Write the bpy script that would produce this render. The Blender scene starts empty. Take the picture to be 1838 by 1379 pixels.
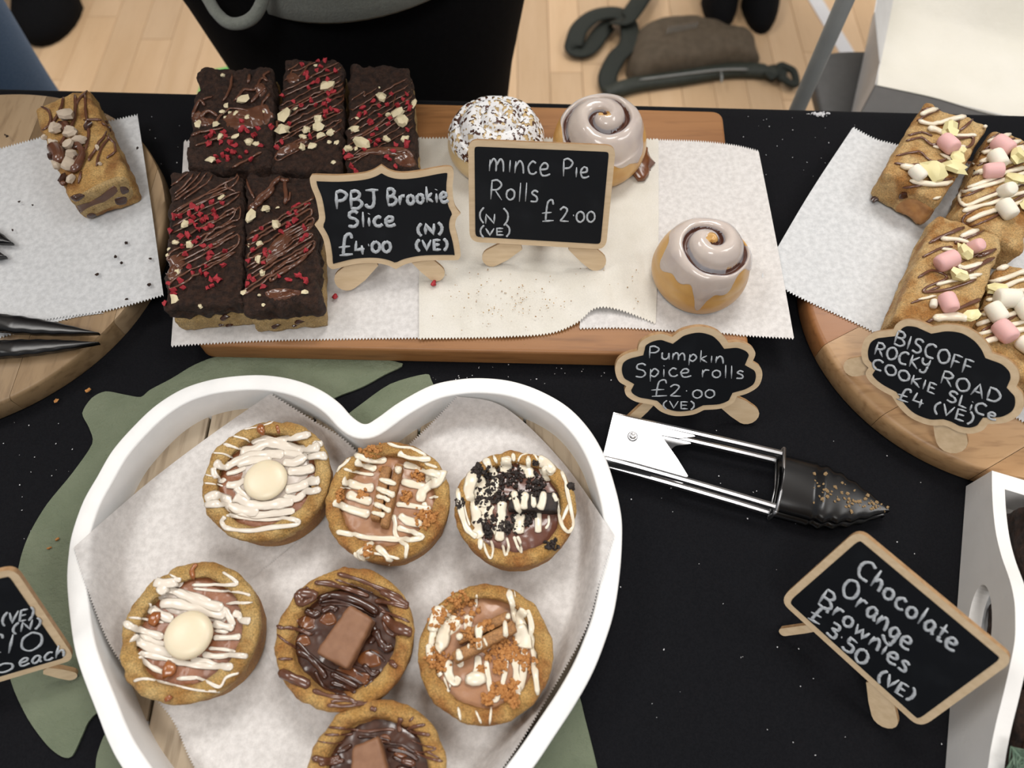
import bpy, bmesh, math, random
from math import sin, cos, pi, sqrt, exp
from mathutils import Vector, Matrix, noise
from mathutils.bvhtree import BVHTree

S = bpy.context.scene
C = S.collection
T = 0.74            # table top height
CH = 0.46           # camera height above the table top
PITCH = math.radians(27)
F = 1838 * 26 / 36  # focal length in pixels

# ---------------- camera, world, lights, exposure ----------------
cam = bpy.data.cameras.new('camera'); cam.lens = 26; cam.sensor_width = 36; cam.sensor_fit = 'HORIZONTAL'
cam.clip_start = 0.02
cam.dof.use_dof = True; cam.dof.focus_distance = 0.50; cam.dof.aperture_fstop = 7.0
co = bpy.data.objects.new('camera', cam); C.objects.link(co)
co.location = (0, 0, T + CH); co.rotation_euler = (PITCH, 0, 0)
S.camera = co

w = bpy.data.worlds.new('hall'); S.world = w; w.use_nodes = True
w.node_tree.nodes['Background'].inputs[0].default_value = (0.93, 0.95, 1.0, 1)
w.node_tree.nodes['Background'].inputs[1].default_value = 0.25

def area(name, loc, target, sx, sy, watts, col):
    l = bpy.data.lights.new(name, 'AREA'); l.shape = 'RECTANGLE'; l.size = sx; l.size_y = sy
    l.energy = watts; l.color = col
    o = bpy.data.objects.new(name, l); C.objects.link(o); o.location = loc
    o.rotation_euler = (Vector(target) - Vector(loc)).to_track_quat('-Z', 'Y').to_euler()
    return o
area('hall_light', (0.5, 2.4, 4.6), (0.2, 0.5, 0.7), 1.6, 1.0, 78, (1.0, 0.97, 0.93))
area('hall_light', (-2.6, 1.0, 4.6), (0, 0.5, 0.7), 1.6, 1.0, 42, (1.0, 0.97, 0.93))
area('hall_light', (3.2, 0.6, 4.6), (0, 0.4, 0.7), 1.6, 1.0, 40, (1.0, 0.98, 0.95))
area('hall_light', (-0.4, -2.0, 4.6), (0, 0.3, 0.7), 1.6, 1.0, 50, (1.0, 0.98, 0.95))

vs = S.view_settings
S.display_settings.display_device = 'sRGB'
vs.view_transform = 'Standard'; vs.look = 'None'; vs.exposure = 0.30; vs.gamma = 1; vs.use_curve_mapping = False

# ---------------- helpers ----------------
UP = Vector((0, cos(PITCH), sin(PITCH))); FW = Vector((0, sin(PITCH), -cos(PITCH)))
CAM = Vector((0, 0, T + CH))
def ray(u, v):
    return Vector(((u - 919) / F, 0, 0)) + UP * ((689.5 - v) / F) + FW
def P(u, v, h=0.0):
    d = ray(u, v); return CAM + d * ((CH - h) / (-d.z))
def PP(u, v, o, n):
    d = ray(u, v); return CAM + d * ((o - CAM).dot(n) / d.dot(n))
def Z(ox, oy, s):
    return lambda p: (ox + p[0] / s, oy + p[1] / s)

def fn(p, s=1.0, seed=0.0, o=3):
    return noise.fractal(Vector((p[0] * s + seed, p[1] * s + seed * .37, (p[2] if len(p) > 2 else 0) * s + seed * .71)), 1.0, 2.0, o)

ROOTLOC = {}
def base_of(parent):
    return ROOTLOC.get(parent.name, Vector((0, 0, 0))) if parent else Vector((0, 0, 0))

def thing(name, label, cat, loc, group=None, kind=None):
    o = bpy.data.objects.new(name, None); C.objects.link(o); o.location = loc
    o.empty_display_size = .02
    o['label'] = label; o['category'] = cat
    if group: o['group'] = group
    if kind: o['kind'] = kind
    ROOTLOC[o.name] = Vector(loc)
    return o
def tag(o, label=None, cat=None, group=None, kind=None):
    if label: o['label'] = label
    if cat: o['category'] = cat
    if group: o['group'] = group
    if kind: o['kind'] = kind
    return o

class M:
    def __init__(s): s.v = []; s.f = []
    def add(s, vs, fs):
        b = len(s.v); s.v += [Vector(a) for a in vs]; s.f += [tuple(i + b for i in f) for f in fs]; return s
    def bvh(s): return BVHTree.FromPolygons(s.v, s.f)
    def build(s, name, mat, parent=None, smooth=True, label=None, angle=None):
        me = bpy.data.meshes.new(name)
        if parent: off = base_of(parent)
        else:
            xs = [a.x for a in s.v]; ys = [a.y for a in s.v]; zs = [a.z for a in s.v]
            off = Vector(((min(xs) + max(xs)) / 2, (min(ys) + max(ys)) / 2, min(zs)))
        me.from_pydata([tuple(a - off) for a in s.v], [], s.f)
        me.validate()
        bm = bmesh.new(); bm.from_mesh(me); bmesh.ops.recalc_face_normals(bm, faces=bm.faces); bm.to_mesh(me); bm.free()
        if smooth: me.polygons.foreach_set('use_smooth', [True] * len(me.polygons))
        me.materials.append(mat)
        o = bpy.data.objects.new(name, me); C.objects.link(o)
        if angle is not None:
            me.set_sharp_from_angle(angle=math.radians(angle))
        if parent: o.parent = parent; ROOTLOC[o.name] = off
        else: o.location = off; ROOTLOC[o.name] = off
        if label: o['label'] = label
        return o

def inst(name, me, parent, loc, rot=(0, 0, 0), sc=(1, 1, 1)):
    o = bpy.data.objects.new(name, me); C.objects.link(o); o.parent = parent
    o.location = Vector(loc) - base_of(parent); o.rotation_euler = rot; o.scale = sc
    return o

def cat(pts, n=6, closed=False):
    """Catmull-Rom through 2D/3D points"""
    P_ = [Vector(p) for p in pts]
    if len(P_) < 3: 
        if len(P_) == 2: return [P_[0].lerp(P_[1], i / n) for i in range(n + 1)]
        return P_
    out = []; L = len(P_)
    rng = range(L) if closed else range(L - 1)
    for i in rng:
        if closed: a, b, c, d = P_[i - 1], P_[i], P_[(i + 1) % L], P_[(i + 2) % L]
        else:
            a = P_[max(i - 1, 0)]; b = P_[i]; c = P_[i + 1]; d = P_[min(i + 2, L - 1)]
        for k in range(n):
            t = k / n
            out.append(0.5 * ((2 * b) + (c - a) * t + (2 * a - 5 * b + 4 * c - d) * t * t + (3 * b - a - 3 * c + d) * t ** 3))
    if not closed: out.append(P_[-1])
    return out

def tube(m, pts, r, sides=8, flat=1.0, up=Vector((0, 0, 1)), taper=True, rv=None, cap=True):
    """sweep; flat squeezes along up"""
    n = len(pts)
    if n < 2: return
    vs = []; fs = []; prev = None
    for i, p in enumerate(pts):
        t = (pts[min(i + 1, n - 1)] - pts[max(i - 1, 0)])
        if t.length < 1e-9: t = Vector((1, 0, 0))
        t.normalize()
        side = t.cross(up)
        if side.length < .35:
            side = (prev - t * prev.dot(t)) if prev is not None else t.cross(Vector((0.1, 1, 0)))
        side.normalize()
        if prev is not None and side.dot(prev) < 0 and abs(t.dot(up)) > .5: side = -side
        prev = side; u2 = side.cross(t).normalized()
        rr = (rv[i] if rv else r)
        if taper and (i == 0 or i == n - 1): rr *= .45
        for k in range(sides):
            a = 2 * pi * k / sides
            vs.append(p + side * (cos(a) * rr) + u2 * (sin(a) * rr * flat))
    for i in range(n - 1):
        for k in range(sides):
            a = i * sides + k; b = i * sides + (k + 1) % sides
            fs.append((a, b, b + sides, a + sides))
    if cap:
        fs.append(tuple(range(sides))[::-1]); fs.append(tuple((n - 1) * sides + k for k in range(sides)))
    m.add(vs, fs)

def rbox(q, z0, z1, r=.003, amp=.0006, ns=200, seed=0, step=.0025, botr=None):
    """rounded noisy box; q = back-left, back-right, front-right, front-left (xy)"""
    bl, br, fr, fl = [Vector((a[0], a[1])) for a in q]
    W = ((br - bl).length + (fr - fl).length) / 2; L = ((bl - fl).length + (br - fr).length) / 2; Hh = z1 - z0
    nx = max(3, int(W / step)); ny = max(3, int(L / step)); nz = max(3, int(Hh / step))
    m = M(); idx = {}
    def vert(i, j, k):
        key = (i, j, k)
        if key in idx: return idx[key]
        l = Vector((i / nx * W, j / ny * L, k / nz * Hh))
        rr = min(r, W / 2.01, L / 2.01, Hh / 2.01)
        c = Vector((min(max(l.x, rr), W - rr), min(max(l.y, rr), L - rr), min(max(l.z, rr), Hh - rr)))
        d = l - c
        if d.length > 1e-9: nrm = d.normalized(); p = c + nrm * rr
        else: nrm = Vector((0, 0, 1)); p = l
        a = amp * (fn(p, ns, seed, 4) + .0)
        p2 = p + nrm * a
        u = p2.x / W; v = p2.y / L
        xy = (fl * (1 - u) + fr * u) * (1 - v) + (bl * (1 - u) + br * u) * v
        zz = z0 + max(p2.z, 0 if k == 0 else -1)
        m.v.append(Vector((xy.x, xy.y, zz))); idx[key] = len(m.v) - 1
        return idx[key]
    for i in range(nx):
        for j in range(ny):
            for k in (0, nz): m.f.append((vert(i, j, k), vert(i + 1, j, k), vert(i + 1, j + 1, k), vert(i, j + 1, k)))
    for i in range(nx):
        for k in range(nz):
            for j in (0, ny): m.f.append((vert(i, j, k), vert(i + 1, j, k), vert(i + 1, j, k + 1), vert(i, j, k + 1)))
    for j in range(ny):
        for k in range(nz):
            for i in (0, nx): m.f.append((vert(i, j, k), vert(i, j + 1, k), vert(i, j + 1, k + 1), vert(i, j, k + 1)))
    return m

def box(m, a, b):
    x0, y0, z0 = a; x1, y1, z1 = b
    m.add([(x0, y0, z0), (x1, y0, z0), (x1, y1, z0), (x0, y1, z0), (x0, y0, z1), (x1, y0, z1), (x1, y1, z1), (x0, y1, z1)],
          [(0, 3, 2, 1), (4, 5, 6, 7), (0, 1, 5, 4), (1, 2, 6, 5), (2, 3, 7, 6), (3, 0, 4, 7)])
    return m

def prism(m, pts, dirv, th):
    """closed 3D outline extruded by dirv*th (ngon caps)"""
    n = len(pts); d = dirv * th
    m.add(list(pts) + [p + d for p in pts],
          [tuple(range(n))[::-1], tuple(range(n, 2 * n))] + [(i, (i + 1) % n, (i + 1) % n + n, i + n) for i in range(n)])

def clean(src, off):
    """drop the offset points that folded over at tight corners"""
    n = len(src); keep = list(range(n))
    for _ in range(6):
        m_ = len(keep); bad = set()
        for i in range(m_):
            a, b = keep[i], keep[(i + 1) % m_]
            if (off[b] - off[a]).dot(Vector(src[b][:2]) - Vector(src[a][:2])) <= 0: bad.add(i); bad.add((i + 1) % m_)
        if not bad: break
        keep = [k for i, k in enumerate(keep) if i not in bad]
    return [off[k] for k in keep]
def fanprism(m, pts, dirv, th):
    """like prism, but caps fanned from the centre (star-shaped outlines)"""
    n = len(pts); d = dirv * th; c = sum(pts, Vector((0, 0, 0))) / n
    m.add(list(pts) + [p + d for p in pts] + [c, c + d],
          [(2 * n, (i + 1) % n, i) for i in range(n)] + [(2 * n + 1, n + i, n + (i + 1) % n) for i in range(n)] + [(i, (i + 1) % n, (i + 1) % n + n, i + n) for i in range(n)])

def offset(pts, d):
    """2D polygon inset (positive = inward for CCW)"""
    n = len(pts); A = sum(pts[i][0] * pts[(i + 1) % n][1] - pts[(i + 1) % n][0] * pts[i][1] for i in range(n))
    sg = 1 if A > 0 else -1; out = []
    for i in range(n):
        a, b, c = Vector(pts[i - 1][:2]), Vector(pts[i][:2]), Vector(pts[(i + 1) % n][:2])
        e1 = (b - a); e2 = (c - b)
        if e1.length < 1e-9: e1 = e2
        if e2.length < 1e-9: e2 = e1
        n1 = Vector((-e1.y, e1.x)).normalized() * sg; n2 = Vector((-e2.y, e2.x)).normalized() * sg
        nn = (n1 + n2)
        if nn.length < 1e-6: nn = n1
        nn.normalize(); k = d / max(.55, nn.dot(n1))
        out.append(b + nn * k)
    return out

def roundpoly(pts, r, n=6):
    out = []; L = len(pts)
    for i in range(L):
        a, b, c = Vector(pts[i - 1]), Vector(pts[i]), Vector(pts[(i + 1) % L])
        p = b + (a - b).normalized() * r; q = b + (c - b).normalized() * r
        for k in range(n + 1):
            t = k / n; out.append(p * (1 - t) ** 2 + b * 2 * t * (1 - t) + q * t * t)
    return out

def slab(pts, z0, z1, bev=.002, cham=3):
    """horizontal slab from 2D outline, rounded top and bottom edges"""
    m = M(); n = len(pts); rings = []
    def ring(ins, z):
        o = offset(pts, ins) if ins > 1e-6 else [Vector(p[:2]) for p in pts]
        b = len(m.v); m.v += [Vector((p.x, p.y, z)) for p in o]; rings.append(b)
    for k in range(cham + 1):
        a = pi / 2 * k / cham; ring(bev * (1 - sin(a)), z0 + bev * (1 - cos(a)))
    for k in range(cham + 1):
        a = pi / 2 * k / cham; ring(bev * (1 - cos(a)), z1 - bev + bev * sin(a))
    for a, b in zip(rings, rings[1:]):
        for i in range(n): j = (i + 1) % n; m.f.append((a + i, a + j, b + j, b + i))
    m.f.append(tuple(range(rings[0], rings[0] + n))[::-1]); m.f.append(tuple(range(rings[-1], rings[-1] + n)))
    return m

def inside(p, poly):
    c = False; n = len(poly); x, y = p[0], p[1]; j = n - 1
    for i in range(n):
        xi, yi = poly[i][0], poly[i][1]; xj, yj = poly[j][0], poly[j][1]
        if (yi > y) != (yj > y) and x < (xj - xi) * (y - yi) / (yj - yi) + xi: c = not c
        j = i
    return c

def hit(u, v, bvh, lift=0.0):
    d = ray(u, v).normalized()
    r = bvh.ray_cast(CAM, d)
    if r[0] is None: return None
    return r[0] + r[1] * (lift if r[1].z > 0 else -lift) if False else r[0] + Vector((0, 0, lift))
def drop(x, y, bvh, lift=0.0):
    r = bvh.ray_cast(Vector((x, y, T + .3)), Vector((0, 0, -1)))
    return None if r[0] is None else r[0] + Vector((0, 0, lift))

def pxm(p):   # metres per pixel at point p
    return (p - CAM).dot(FW) / F

rnd = random.Random(7)
def stroke(m, pts2, wpx, bvh, n=5, flat=.55, var=.18, lift=.35, rs=None):
    """a drizzle traced over a surface"""
    R_ = rs or rnd
    pp = cat([Vector((a[0], a[1])) for a in pts2], n)
    run = []
    runs = [run]
    for p in pp:
        h = hit(p.x, p.y, bvh)
        if h is None or (run and (h - run[-1]).length > .012):
            if len(run) > 1 or h is None: pass
            run = []; runs.append(run)
            if h is None: continue
        run.append(h)
    for run in runs:
        if len(run) < 2: continue
        # smooth heights
        zz = [p.z for p in run]
        for _ in range(2): zz = [max(zz[i], (zz[max(i - 1, 0)] + zz[i] + zz[min(i + 1, len(zz) - 1)]) / 3) for i in range(len(zz))]
        r0 = wpx * pxm(run[0]) / 2
        ph = R_.random() * 50
        rv = [r0 * (1 + var * 2.4 * noise.noise(Vector((i * .33, ph, 0)))) for i in range(len(run))]
        pts = [Vector((p.x, p.y, z + r0 * flat * lift)) for p, z in zip(run, zz)]
        tube(m, pts, r0, 8, flat, rv=rv)

def blob(m, c, rx, ry, rz, seed, rot=0, amp=.25, ns=1.4, rings=6, seg=10, zmin=None):
    """irregular ellipsoid"""
    vs = [c + Vector((0, 0, rz))]; fs = []
    for i in range(1, rings):
        a = pi * i / rings
        for k in range(seg):
            b = 2 * pi * k / seg; d = Vector((sin(a) * cos(b), sin(a) * sin(b), cos(a)))
            q = 1 + amp * fn(d * ns, 1, seed, 2); x = d.x * rx * q; y = d.y * ry * q; z = d.z * rz * q
            z = max(z, zmin) if zmin is not None else z
            vs.append(c + Vector((x * cos(rot) - y * sin(rot), x * sin(rot) + y * cos(rot), z)))
    vs.append(c + Vector((0, 0, -rz if zmin is None else zmin)))
    for k in range(seg): fs.append((0, 1 + k, 1 + (k + 1) % seg))
    for i in range(rings - 2):
        for k in range(seg):
            a = 1 + i * seg + k; b = 1 + i * seg + (k + 1) % seg; fs.append((a, a + seg, b + seg, b))
    l = len(vs) - 1; b0 = 1 + (rings - 2) * seg
    for k in range(seg): fs.append((l, b0 + (k + 1) % seg, b0 + k))
    m.add(vs, fs)

def puddle(m, outline, thick, bvh, rings=6, wob=.0, seed=0, zt=.009, face=False):
    """smooth pool of chocolate or icing lying on a surface; outline in pixels, star-shaped"""
    pl = cat([Vector((a[0], a[1])) for a in outline], 4, True)
    c = sum(pl, Vector((0, 0))) / len(pl)
    n = len(pl); b = len(m.v)
    hc = hit(c.x, c.y, bvh)
    if hc is None: return
    def pt(p, k):
        kk = 1.0; h = hit(p.x, p.y, bvh)
        while (h is None or abs(h.z - hc.z) > zt) and kk > 0:
            kk -= .08; q = c + (p - c) * max(kk, 0); h = hit(q.x, q.y, bvh)
        if h is None: h = hc
        prof = sqrt(max(0, 1 - k ** 4))
        if face: return h + (CAM - h).normalized() * (thick * prof + .0002)
        return h + Vector((0, 0, thick * prof * (1 + wob * fn(h, 260, seed)) - (.0006 if k > .99 else 0)))
    m.v.append(pt(c, 0))
    for i in range(1, rings + 1):
        for p in pl: m.v.append(pt(c + (p - c) * (i / rings), i / rings))
    for k in range(n): m.f.append((b, b + 1 + k, b + 1 + (k + 1) % n))
    for i in range(rings - 1):
        for k in range(n):
            a = b + 1 + i * n + k; d = b + 1 + i * n + (k + 1) % n
            m.f.append((a, a + n, d + n, d))

def patch(t, bv, z, outs, mt='whiteice', name='icing_patch', th=.0009, **kw):
    for ol in outs:
        m = M(); puddle(m, [z(p) for p in ol], th, bv, 9, wob=.5, seed=2, **kw); m.build(name, MT[mt], t)

# ---------------- materials ----------------
def mat(name, col, rough=.5, col2=None, nscale=30, detail=4, stretch=(1, 1, 1), ramp=(.35, .65), bump=0, bscale=200, bdist=.001,
        spec=.5, coat=0, metal=0, sss=0, alpha=1, sheen=0, trans=0, spots=None, speck=0):
    m = bpy.data.materials.new(name); m.use_nodes = True
    nt = m.node_tree; N = nt.nodes; L = nt.links; b = N['Principled BSDF']
    b.inputs['Base Color'].default_value = (*col, 1); b.inputs['Roughness'].default_value = rough
    b.inputs['Specular IOR Level'].default_value = spec; b.inputs['Metallic'].default_value = metal
    b.inputs['Coat Weight'].default_value = coat; b.inputs['Coat Roughness'].default_value = .12
    b.inputs['Alpha'].default_value = alpha; b.inputs['Sheen Weight'].default_value = sheen
    b.inputs['Transmission Weight'].default_value = trans
    if sss:
        b.inputs['Subsurface Weight'].default_value = sss; b.inputs['Subsurface Radius'].default_value = (.004, .002, .001)
        b.inputs['Subsurface Scale'].default_value = 1.0
    tc = N.new('ShaderNodeTexCoord'); mp = N.new('ShaderNodeMapping'); mp.inputs['Scale'].default_value = stretch
    L.new(tc.outputs['Object'], mp.inputs['Vector'])
    cur = None
    if col2:
        n = N.new('ShaderNodeTexNoise'); n.inputs['Scale'].default_value = nscale; n.inputs['Detail'].default_value = detail
        L.new(mp.outputs[0], n.inputs['Vector'])
        r = N.new('ShaderNodeValToRGB'); r.color_ramp.elements[0].position = ramp[0]; r.color_ramp.elements[1].position = ramp[1]
        r.color_ramp.elements[0].color = (*col, 1); r.color_ramp.elements[1].color = (*col2, 1)
        L.new(n.outputs['Fac'], r.inputs['Fac']); cur = r.outputs['Color']
    if spots:   # (colour, scale, lo, hi)
        n = N.new('ShaderNodeTexNoise'); n.inputs['Scale'].default_value = spots[1]; n.inputs['Detail'].default_value = 3
        L.new(mp.outputs[0] if len(spots) > 4 else tc.outputs['Object'], n.inputs['Vector'])
        r = N.new('ShaderNodeMapRange'); r.inputs[1].default_value = spots[2]; r.inputs[2].default_value = spots[3]
        L.new(n.outputs['Fac'], r.inputs[0])
        mx = N.new('ShaderNodeMix'); mx.data_type = 'RGBA'; L.new(r.outputs[0], mx.inputs[0])
        if cur: L.new(cur, mx.inputs[6])
        else: mx.inputs[6].default_value = (*col, 1)
        mx.inputs[7].default_value = (*spots[0], 1); cur = mx.outputs[2]
    if cur and speck:
        n = N.new('ShaderNodeTexNoise'); n.inputs['Scale'].default_value = 1100; n.inputs['Detail'].default_value = 4
        L.new(tc.outputs['Object'], n.inputs['Vector'])
        r = N.new('ShaderNodeMapRange'); r.inputs[1].default_value = .35; r.inputs[2].default_value = .72; r.inputs[3].default_value = 1 + speck * .5; r.inputs[4].default_value = 1 - speck
        L.new(n.outputs['Fac'], r.inputs[0])
        hs = N.new('ShaderNodeHueSaturation'); L.new(cur, hs.inputs['Color']); L.new(r.outputs[0], hs.inputs['Value']); cur = hs.outputs[0]
    if cur: L.new(cur, b.inputs['Base Color'])
    if bump:
        n = N.new('ShaderNodeTexNoise'); n.inputs['Scale'].default_value = bscale; n.inputs['Detail'].default_value = 9; n.inputs['Roughness'].default_value = .68
        L.new(mp.outputs[0], n.inputs['Vector'])
        bp = N.new('ShaderNodeBump'); bp.inputs['Strength'].default_value = bump; bp.inputs['Distance'].default_value = bdist
        L.new(n.outputs['Fac'], bp.inputs['Height']); L.new(bp.outputs[0], b.inputs['Normal'])
    return m

def woodmat(name, c1, c2, c3, stretch, rough=.45, scale=18, knots=.3, ringw=True):
    """grain running along the unstretched axis, object space; per-object shift"""
    m = bpy.data.materials.new(name); m.use_nodes = True
    nt = m.node_tree; N = nt.nodes; L = nt.links; b = N['Principled BSDF']
    b.inputs['Roughness'].default_value = rough; b.inputs['Specular IOR Level'].default_value = .4
    tc = N.new('ShaderNodeTexCoord'); oi = N.new('ShaderNodeObjectInfo')
    add = N.new('ShaderNodeVectorMath'); add.operation = 'ADD'
    mul = N.new('ShaderNodeVectorMath'); mul.operation = 'SCALE'; mul.inputs['Scale'].default_value = 7.3
    cmb = N.new('ShaderNodeCombineXYZ'); L.new(oi.outputs['Random'], cmb.inputs[0]); L.new(oi.outputs['Random'], cmb.inputs[1])
    L.new(cmb.outputs[0], mul.inputs[0])
    L.new(tc.outputs['Object'], add.inputs[0]); L.new(mul.outputs[0], add.inputs[1])
    mp = N.new('ShaderNodeMapping'); mp.inputs['Scale'].default_value = stretch; L.new(add.outputs[0], mp.inputs['Vector'])
    n1 = N.new('ShaderNodeTexNoise'); n1.inputs['Scale'].default_value = scale; n1.inputs['Detail'].default_value = 6; n1.inputs['Distortion'].default_value = .8
    L.new(mp.outputs[0], n1.inputs['Vector'])
    n2 = N.new('ShaderNodeTexNoise'); n2.inputs['Scale'].default_value = scale * 9; n2.inputs['Detail'].default_value = 3
    L.new(mp.outputs[0], n2.inputs['Vector'])
    r = N.new('ShaderNodeValToRGB'); e = r.color_ramp.elements
    e[0].position = .32; e[0].color = (*c1, 1); e[1].position = .68; e[1].color = (*c2, 1)
    L.new(n1.outputs['Fac'], r.inputs['Fac'])
    mr = N.new('ShaderNodeMapRange'); mr.inputs[1].default_value = .5; mr.inputs[2].default_value = .75; mr.inputs[4].default_value = knots
    L.new(n2.outputs['Fac'], mr.inputs[0])
    mx = N.new('ShaderNodeMix'); mx.data_type = 'RGBA'; L.new(mr.outputs[0], mx.inputs[0]); L.new(r.outputs[0], mx.inputs[6]); mx.inputs[7].default_value = (*c3, 1)
    hs = N.new('ShaderNodeHueSaturation'); L.new(mx.outputs[2], hs.inputs['Color'])
    mr2 = N.new('ShaderNodeMapRange'); mr2.inputs[3].default_value = .88; mr2.inputs[4].default_value = 1.1
    L.new(oi.outputs['Random'], mr2.inputs[0]); L.new(mr2.outputs[0], hs.inputs['Value'])
    L.new(hs.outputs[0], b.inputs['Base Color'])
    bp = N.new('ShaderNodeBump'); bp.inputs['Strength'].default_value = .15; bp.inputs['Distance'].default_value = .0005
    L.new(n2.outputs['Fac'], bp.inputs['Height']); L.new(bp.outputs[0], b.inputs['Normal'])
    return m

MT = {}
MT['cloth'] = mat('black_cloth', (.0032, .0034, .0048), .9, (.0055, .0058, .0075), 900, 2, bump=.25, bscale=1800, bdist=.0004, spec=.14, sheen=.015)
MT['tablewood'] = mat('table_laminate', (.5, .48, .45), .5, (.55, .52, .48), 20)
MT['maple'] = woodmat('maple_strip', (.63, .425, .245), (.70, .49, .30), (.53, .335, .185), (1, .12, 1), .38, 14, .25)
MT['acacia'] = woodmat('acacia', (.235, .10, .033), (.36, .17, .062), (.12, .048, .017), (.10, 1, 1), .42, 22, .55)
MT['oakR'] = woodmat('acacia_light', (.37, .21, .095), (.48, .30, .15), (.20, .10, .04), (.18, 1, 1), .42, 30, .6)
MT['acR'] = woodmat('acacia_red', (.25, .10, .035), (.37, .165, .06), (.15, .055, .02), (.22, 1, 1), .4, 24, .5)
MT['oakL'] = woodmat('acacia_dull', (.23, .145, .07), (.34, .23, .125), (.13, .075, .035), (1, .16, 1), .45, 26, .6)
MT['oakL2'] = woodmat('acacia_pale', (.34, .235, .135), (.43, .31, .19), (.2, .125, .065), (1, .16, 1), .45, 26, .6)
MT['trayplank'] = woodmat('washed_plank', (.38, .29, .19), (.52, .43, .32), (.20, .14, .085), (1, .09, 1), .6, 26, .75)
MT['ply'] = mat('birch_ply', (.66, .49, .30), .5, (.74, .565, .365), 60, 4, (1, 6, 6), bump=.1)
MT['plydark'] = mat('laser_cut_edge', (.32, .18, .08), .6, (.42, .26, .13), 300)
MT['slate'] = mat('chalkboard', (.0035, .0045, .0065), .55, (.010, .012, .015), 55, 5, ramp=(.5, .85), spec=.25)
MT['chalk'] = mat('chalk', (.52, .55, .58), .8, (.34, .37, .40), 900, 3, ramp=(.4, .75))
MT['paint'] = mat('white_paint', (.80, .80, .79), .5, (.86, .86, .85), 40, bump=.35, bscale=500, bdist=.0004)
MT['paint2'] = mat('white_paint_matt', (.80, .79, .77), .6, (.85, .84, .82), 30, bump=.3, bscale=300, bdist=.0005)
MT['leather'] = mat('sage_leatherette', (.165, .20, .125), .42, (.215, .25, .165), 25, 4, bump=1, bscale=130, bdist=.004, spec=.6)
MT['parch'] = mat('parchment', (.57, .55, .535), .65, (.68, .66, .645), 260, 6, bump=.35, bscale=90, bdist=.0007, spec=.25, speck=.06)
MT['parch2'] = mat('greasy_parchment', (.61, .58, .51), .5, (.67, .645, .585), 35, 6, bump=.5, bscale=60, bdist=.001, spec=.35, speck=.06)
MT['parch3'] = mat('cool_parchment', (.52, .53, .54), .65, (.63, .64, .65), 260, 6, bump=.3, bscale=90, bdist=.0006, spec=.25, speck=.06)
MT['brownie'] = mat('brownie_crumb', (.022, .0095, .0055), .55, (.072, .032, .018), 260, 8, bump=1, bscale=500, bdist=.0035, spec=.45, speck=.42)
MT['blondie'] = mat('cookie_dough', (.42, .27, .10), .6, (.55, .38, .17), 150, 5, bump=1, bscale=400, bdist=.002, speck=.42)
MT['cookiebar'] = mat('baked_cookie', (.54, .29, .08), .6, (.68, .43, .155), 90, 6, bump=1, bscale=420, bdist=.0026, spots=((.36, .16, .04), 55, .48, .66), speck=.42)
MT['cookiebarR'] = mat('baked_cookie_pale', (.60, .36, .13), .6, (.72, .50, .23), 90, 6, bump=1, bscale=420, bdist=.0026, spots=((.42, .19, .045), 55, .46, .64), speck=.42)
MT['cup'] = mat('golden_cookie', (.56, .295, .075), .62, (.72, .45, .155), 110, 6, bump=1, bscale=420, bdist=.0028, spots=((.42, .17, .04), 60, .44, .66), speck=.42)
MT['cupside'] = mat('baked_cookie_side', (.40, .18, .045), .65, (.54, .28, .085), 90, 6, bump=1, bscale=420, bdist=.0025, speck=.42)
MT['cup2'] = mat('pale_cookie', (.60, .355, .105), .62, (.74, .50, .20), 110, 6, bump=1, bscale=420, bdist=.0028, spots=((.44, .21, .05), 60, .46, .68), speck=.42)
MT['darkchoc'] = mat('dark_chocolate', (.040, .013, .007), .22, (.065, .023, .012), 120, spec=.6, coat=.25)
MT['milkchoc'] = mat('milk_chocolate', (.105, .042, .021), .30, (.145, .062, .033), 90, spec=.5, coat=.15)
MT['drizz'] = mat('chocolate_drizzle', (.105, .040, .022), .22, (.14, .056, .030), 120, spec=.6, coat=.3)
MT['choconut'] = mat('chocolate_bar', (.21, .095, .045), .5, (.25, .12, .06), 200, bump=.3, bscale=500, bdist=.0005)
MT['caramel'] = mat('caramel', (.26, .075, .016), .14, (.34, .115, .03), 70, spec=.6, coat=.5, bump=.3, bscale=120, bdist=.001)
MT['caramel2'] = mat('toffee_filling', (.20, .070, .028), .22, (.30, .115, .05), 70, spec=.55, coat=.35, bump=.6, bscale=120, bdist=.0015)
MT['darkcaramel'] = mat('dark_caramel', (.12, .035, .010), .12, (.19, .065, .018), 90, spec=.6, coat=.5, bump=.3, bscale=120, bdist=.001)
MT['biscoff'] = mat('caramel_biscuit_spread', (.33, .155, .075), .32, (.39, .20, .10), 60, spec=.5, coat=.2, bump=.4, bscale=100, bdist=.001)
MT['milkfill'] = mat('milk_chocolate_spread', (.125, .045, .028), .25, (.16, .062, .04), 60, spec=.5, coat=.3, bump=.3, bscale=100, bdist=.001)
MT['milkyfilm'] = mat('milky_icing_film', (.72, .64, .56), .25, (.78, .71, .62), 60, spec=.5, coat=.3, alpha=.62)
MT['fudge'] = mat('caramel_fudge', (.36, .16, .05), .5, (.46, .23, .08), 200, bump=.4, bscale=300)
MT['whitechoc'] = mat('white_chocolate', (.76, .66, .47), .35, (.80, .71, .53), 60, spec=.5, sss=.15)
MT['whiteice'] = mat('white_icing', (.78, .68, .52), .28, (.82, .74, .60), 80, spec=.55, coat=.2, sss=.1)
MT['whiteice2'] = mat('milky_icing', (.70, .63, .54), .26, (.77, .70, .60), 80, spec=.55, coat=.3)
MT['biscuit'] = mat('brown_biscuit', (.30, .14, .045), .65, (.38, .19, .07), 300, 5, bump=.5, bscale=400, speck=.42)
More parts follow.
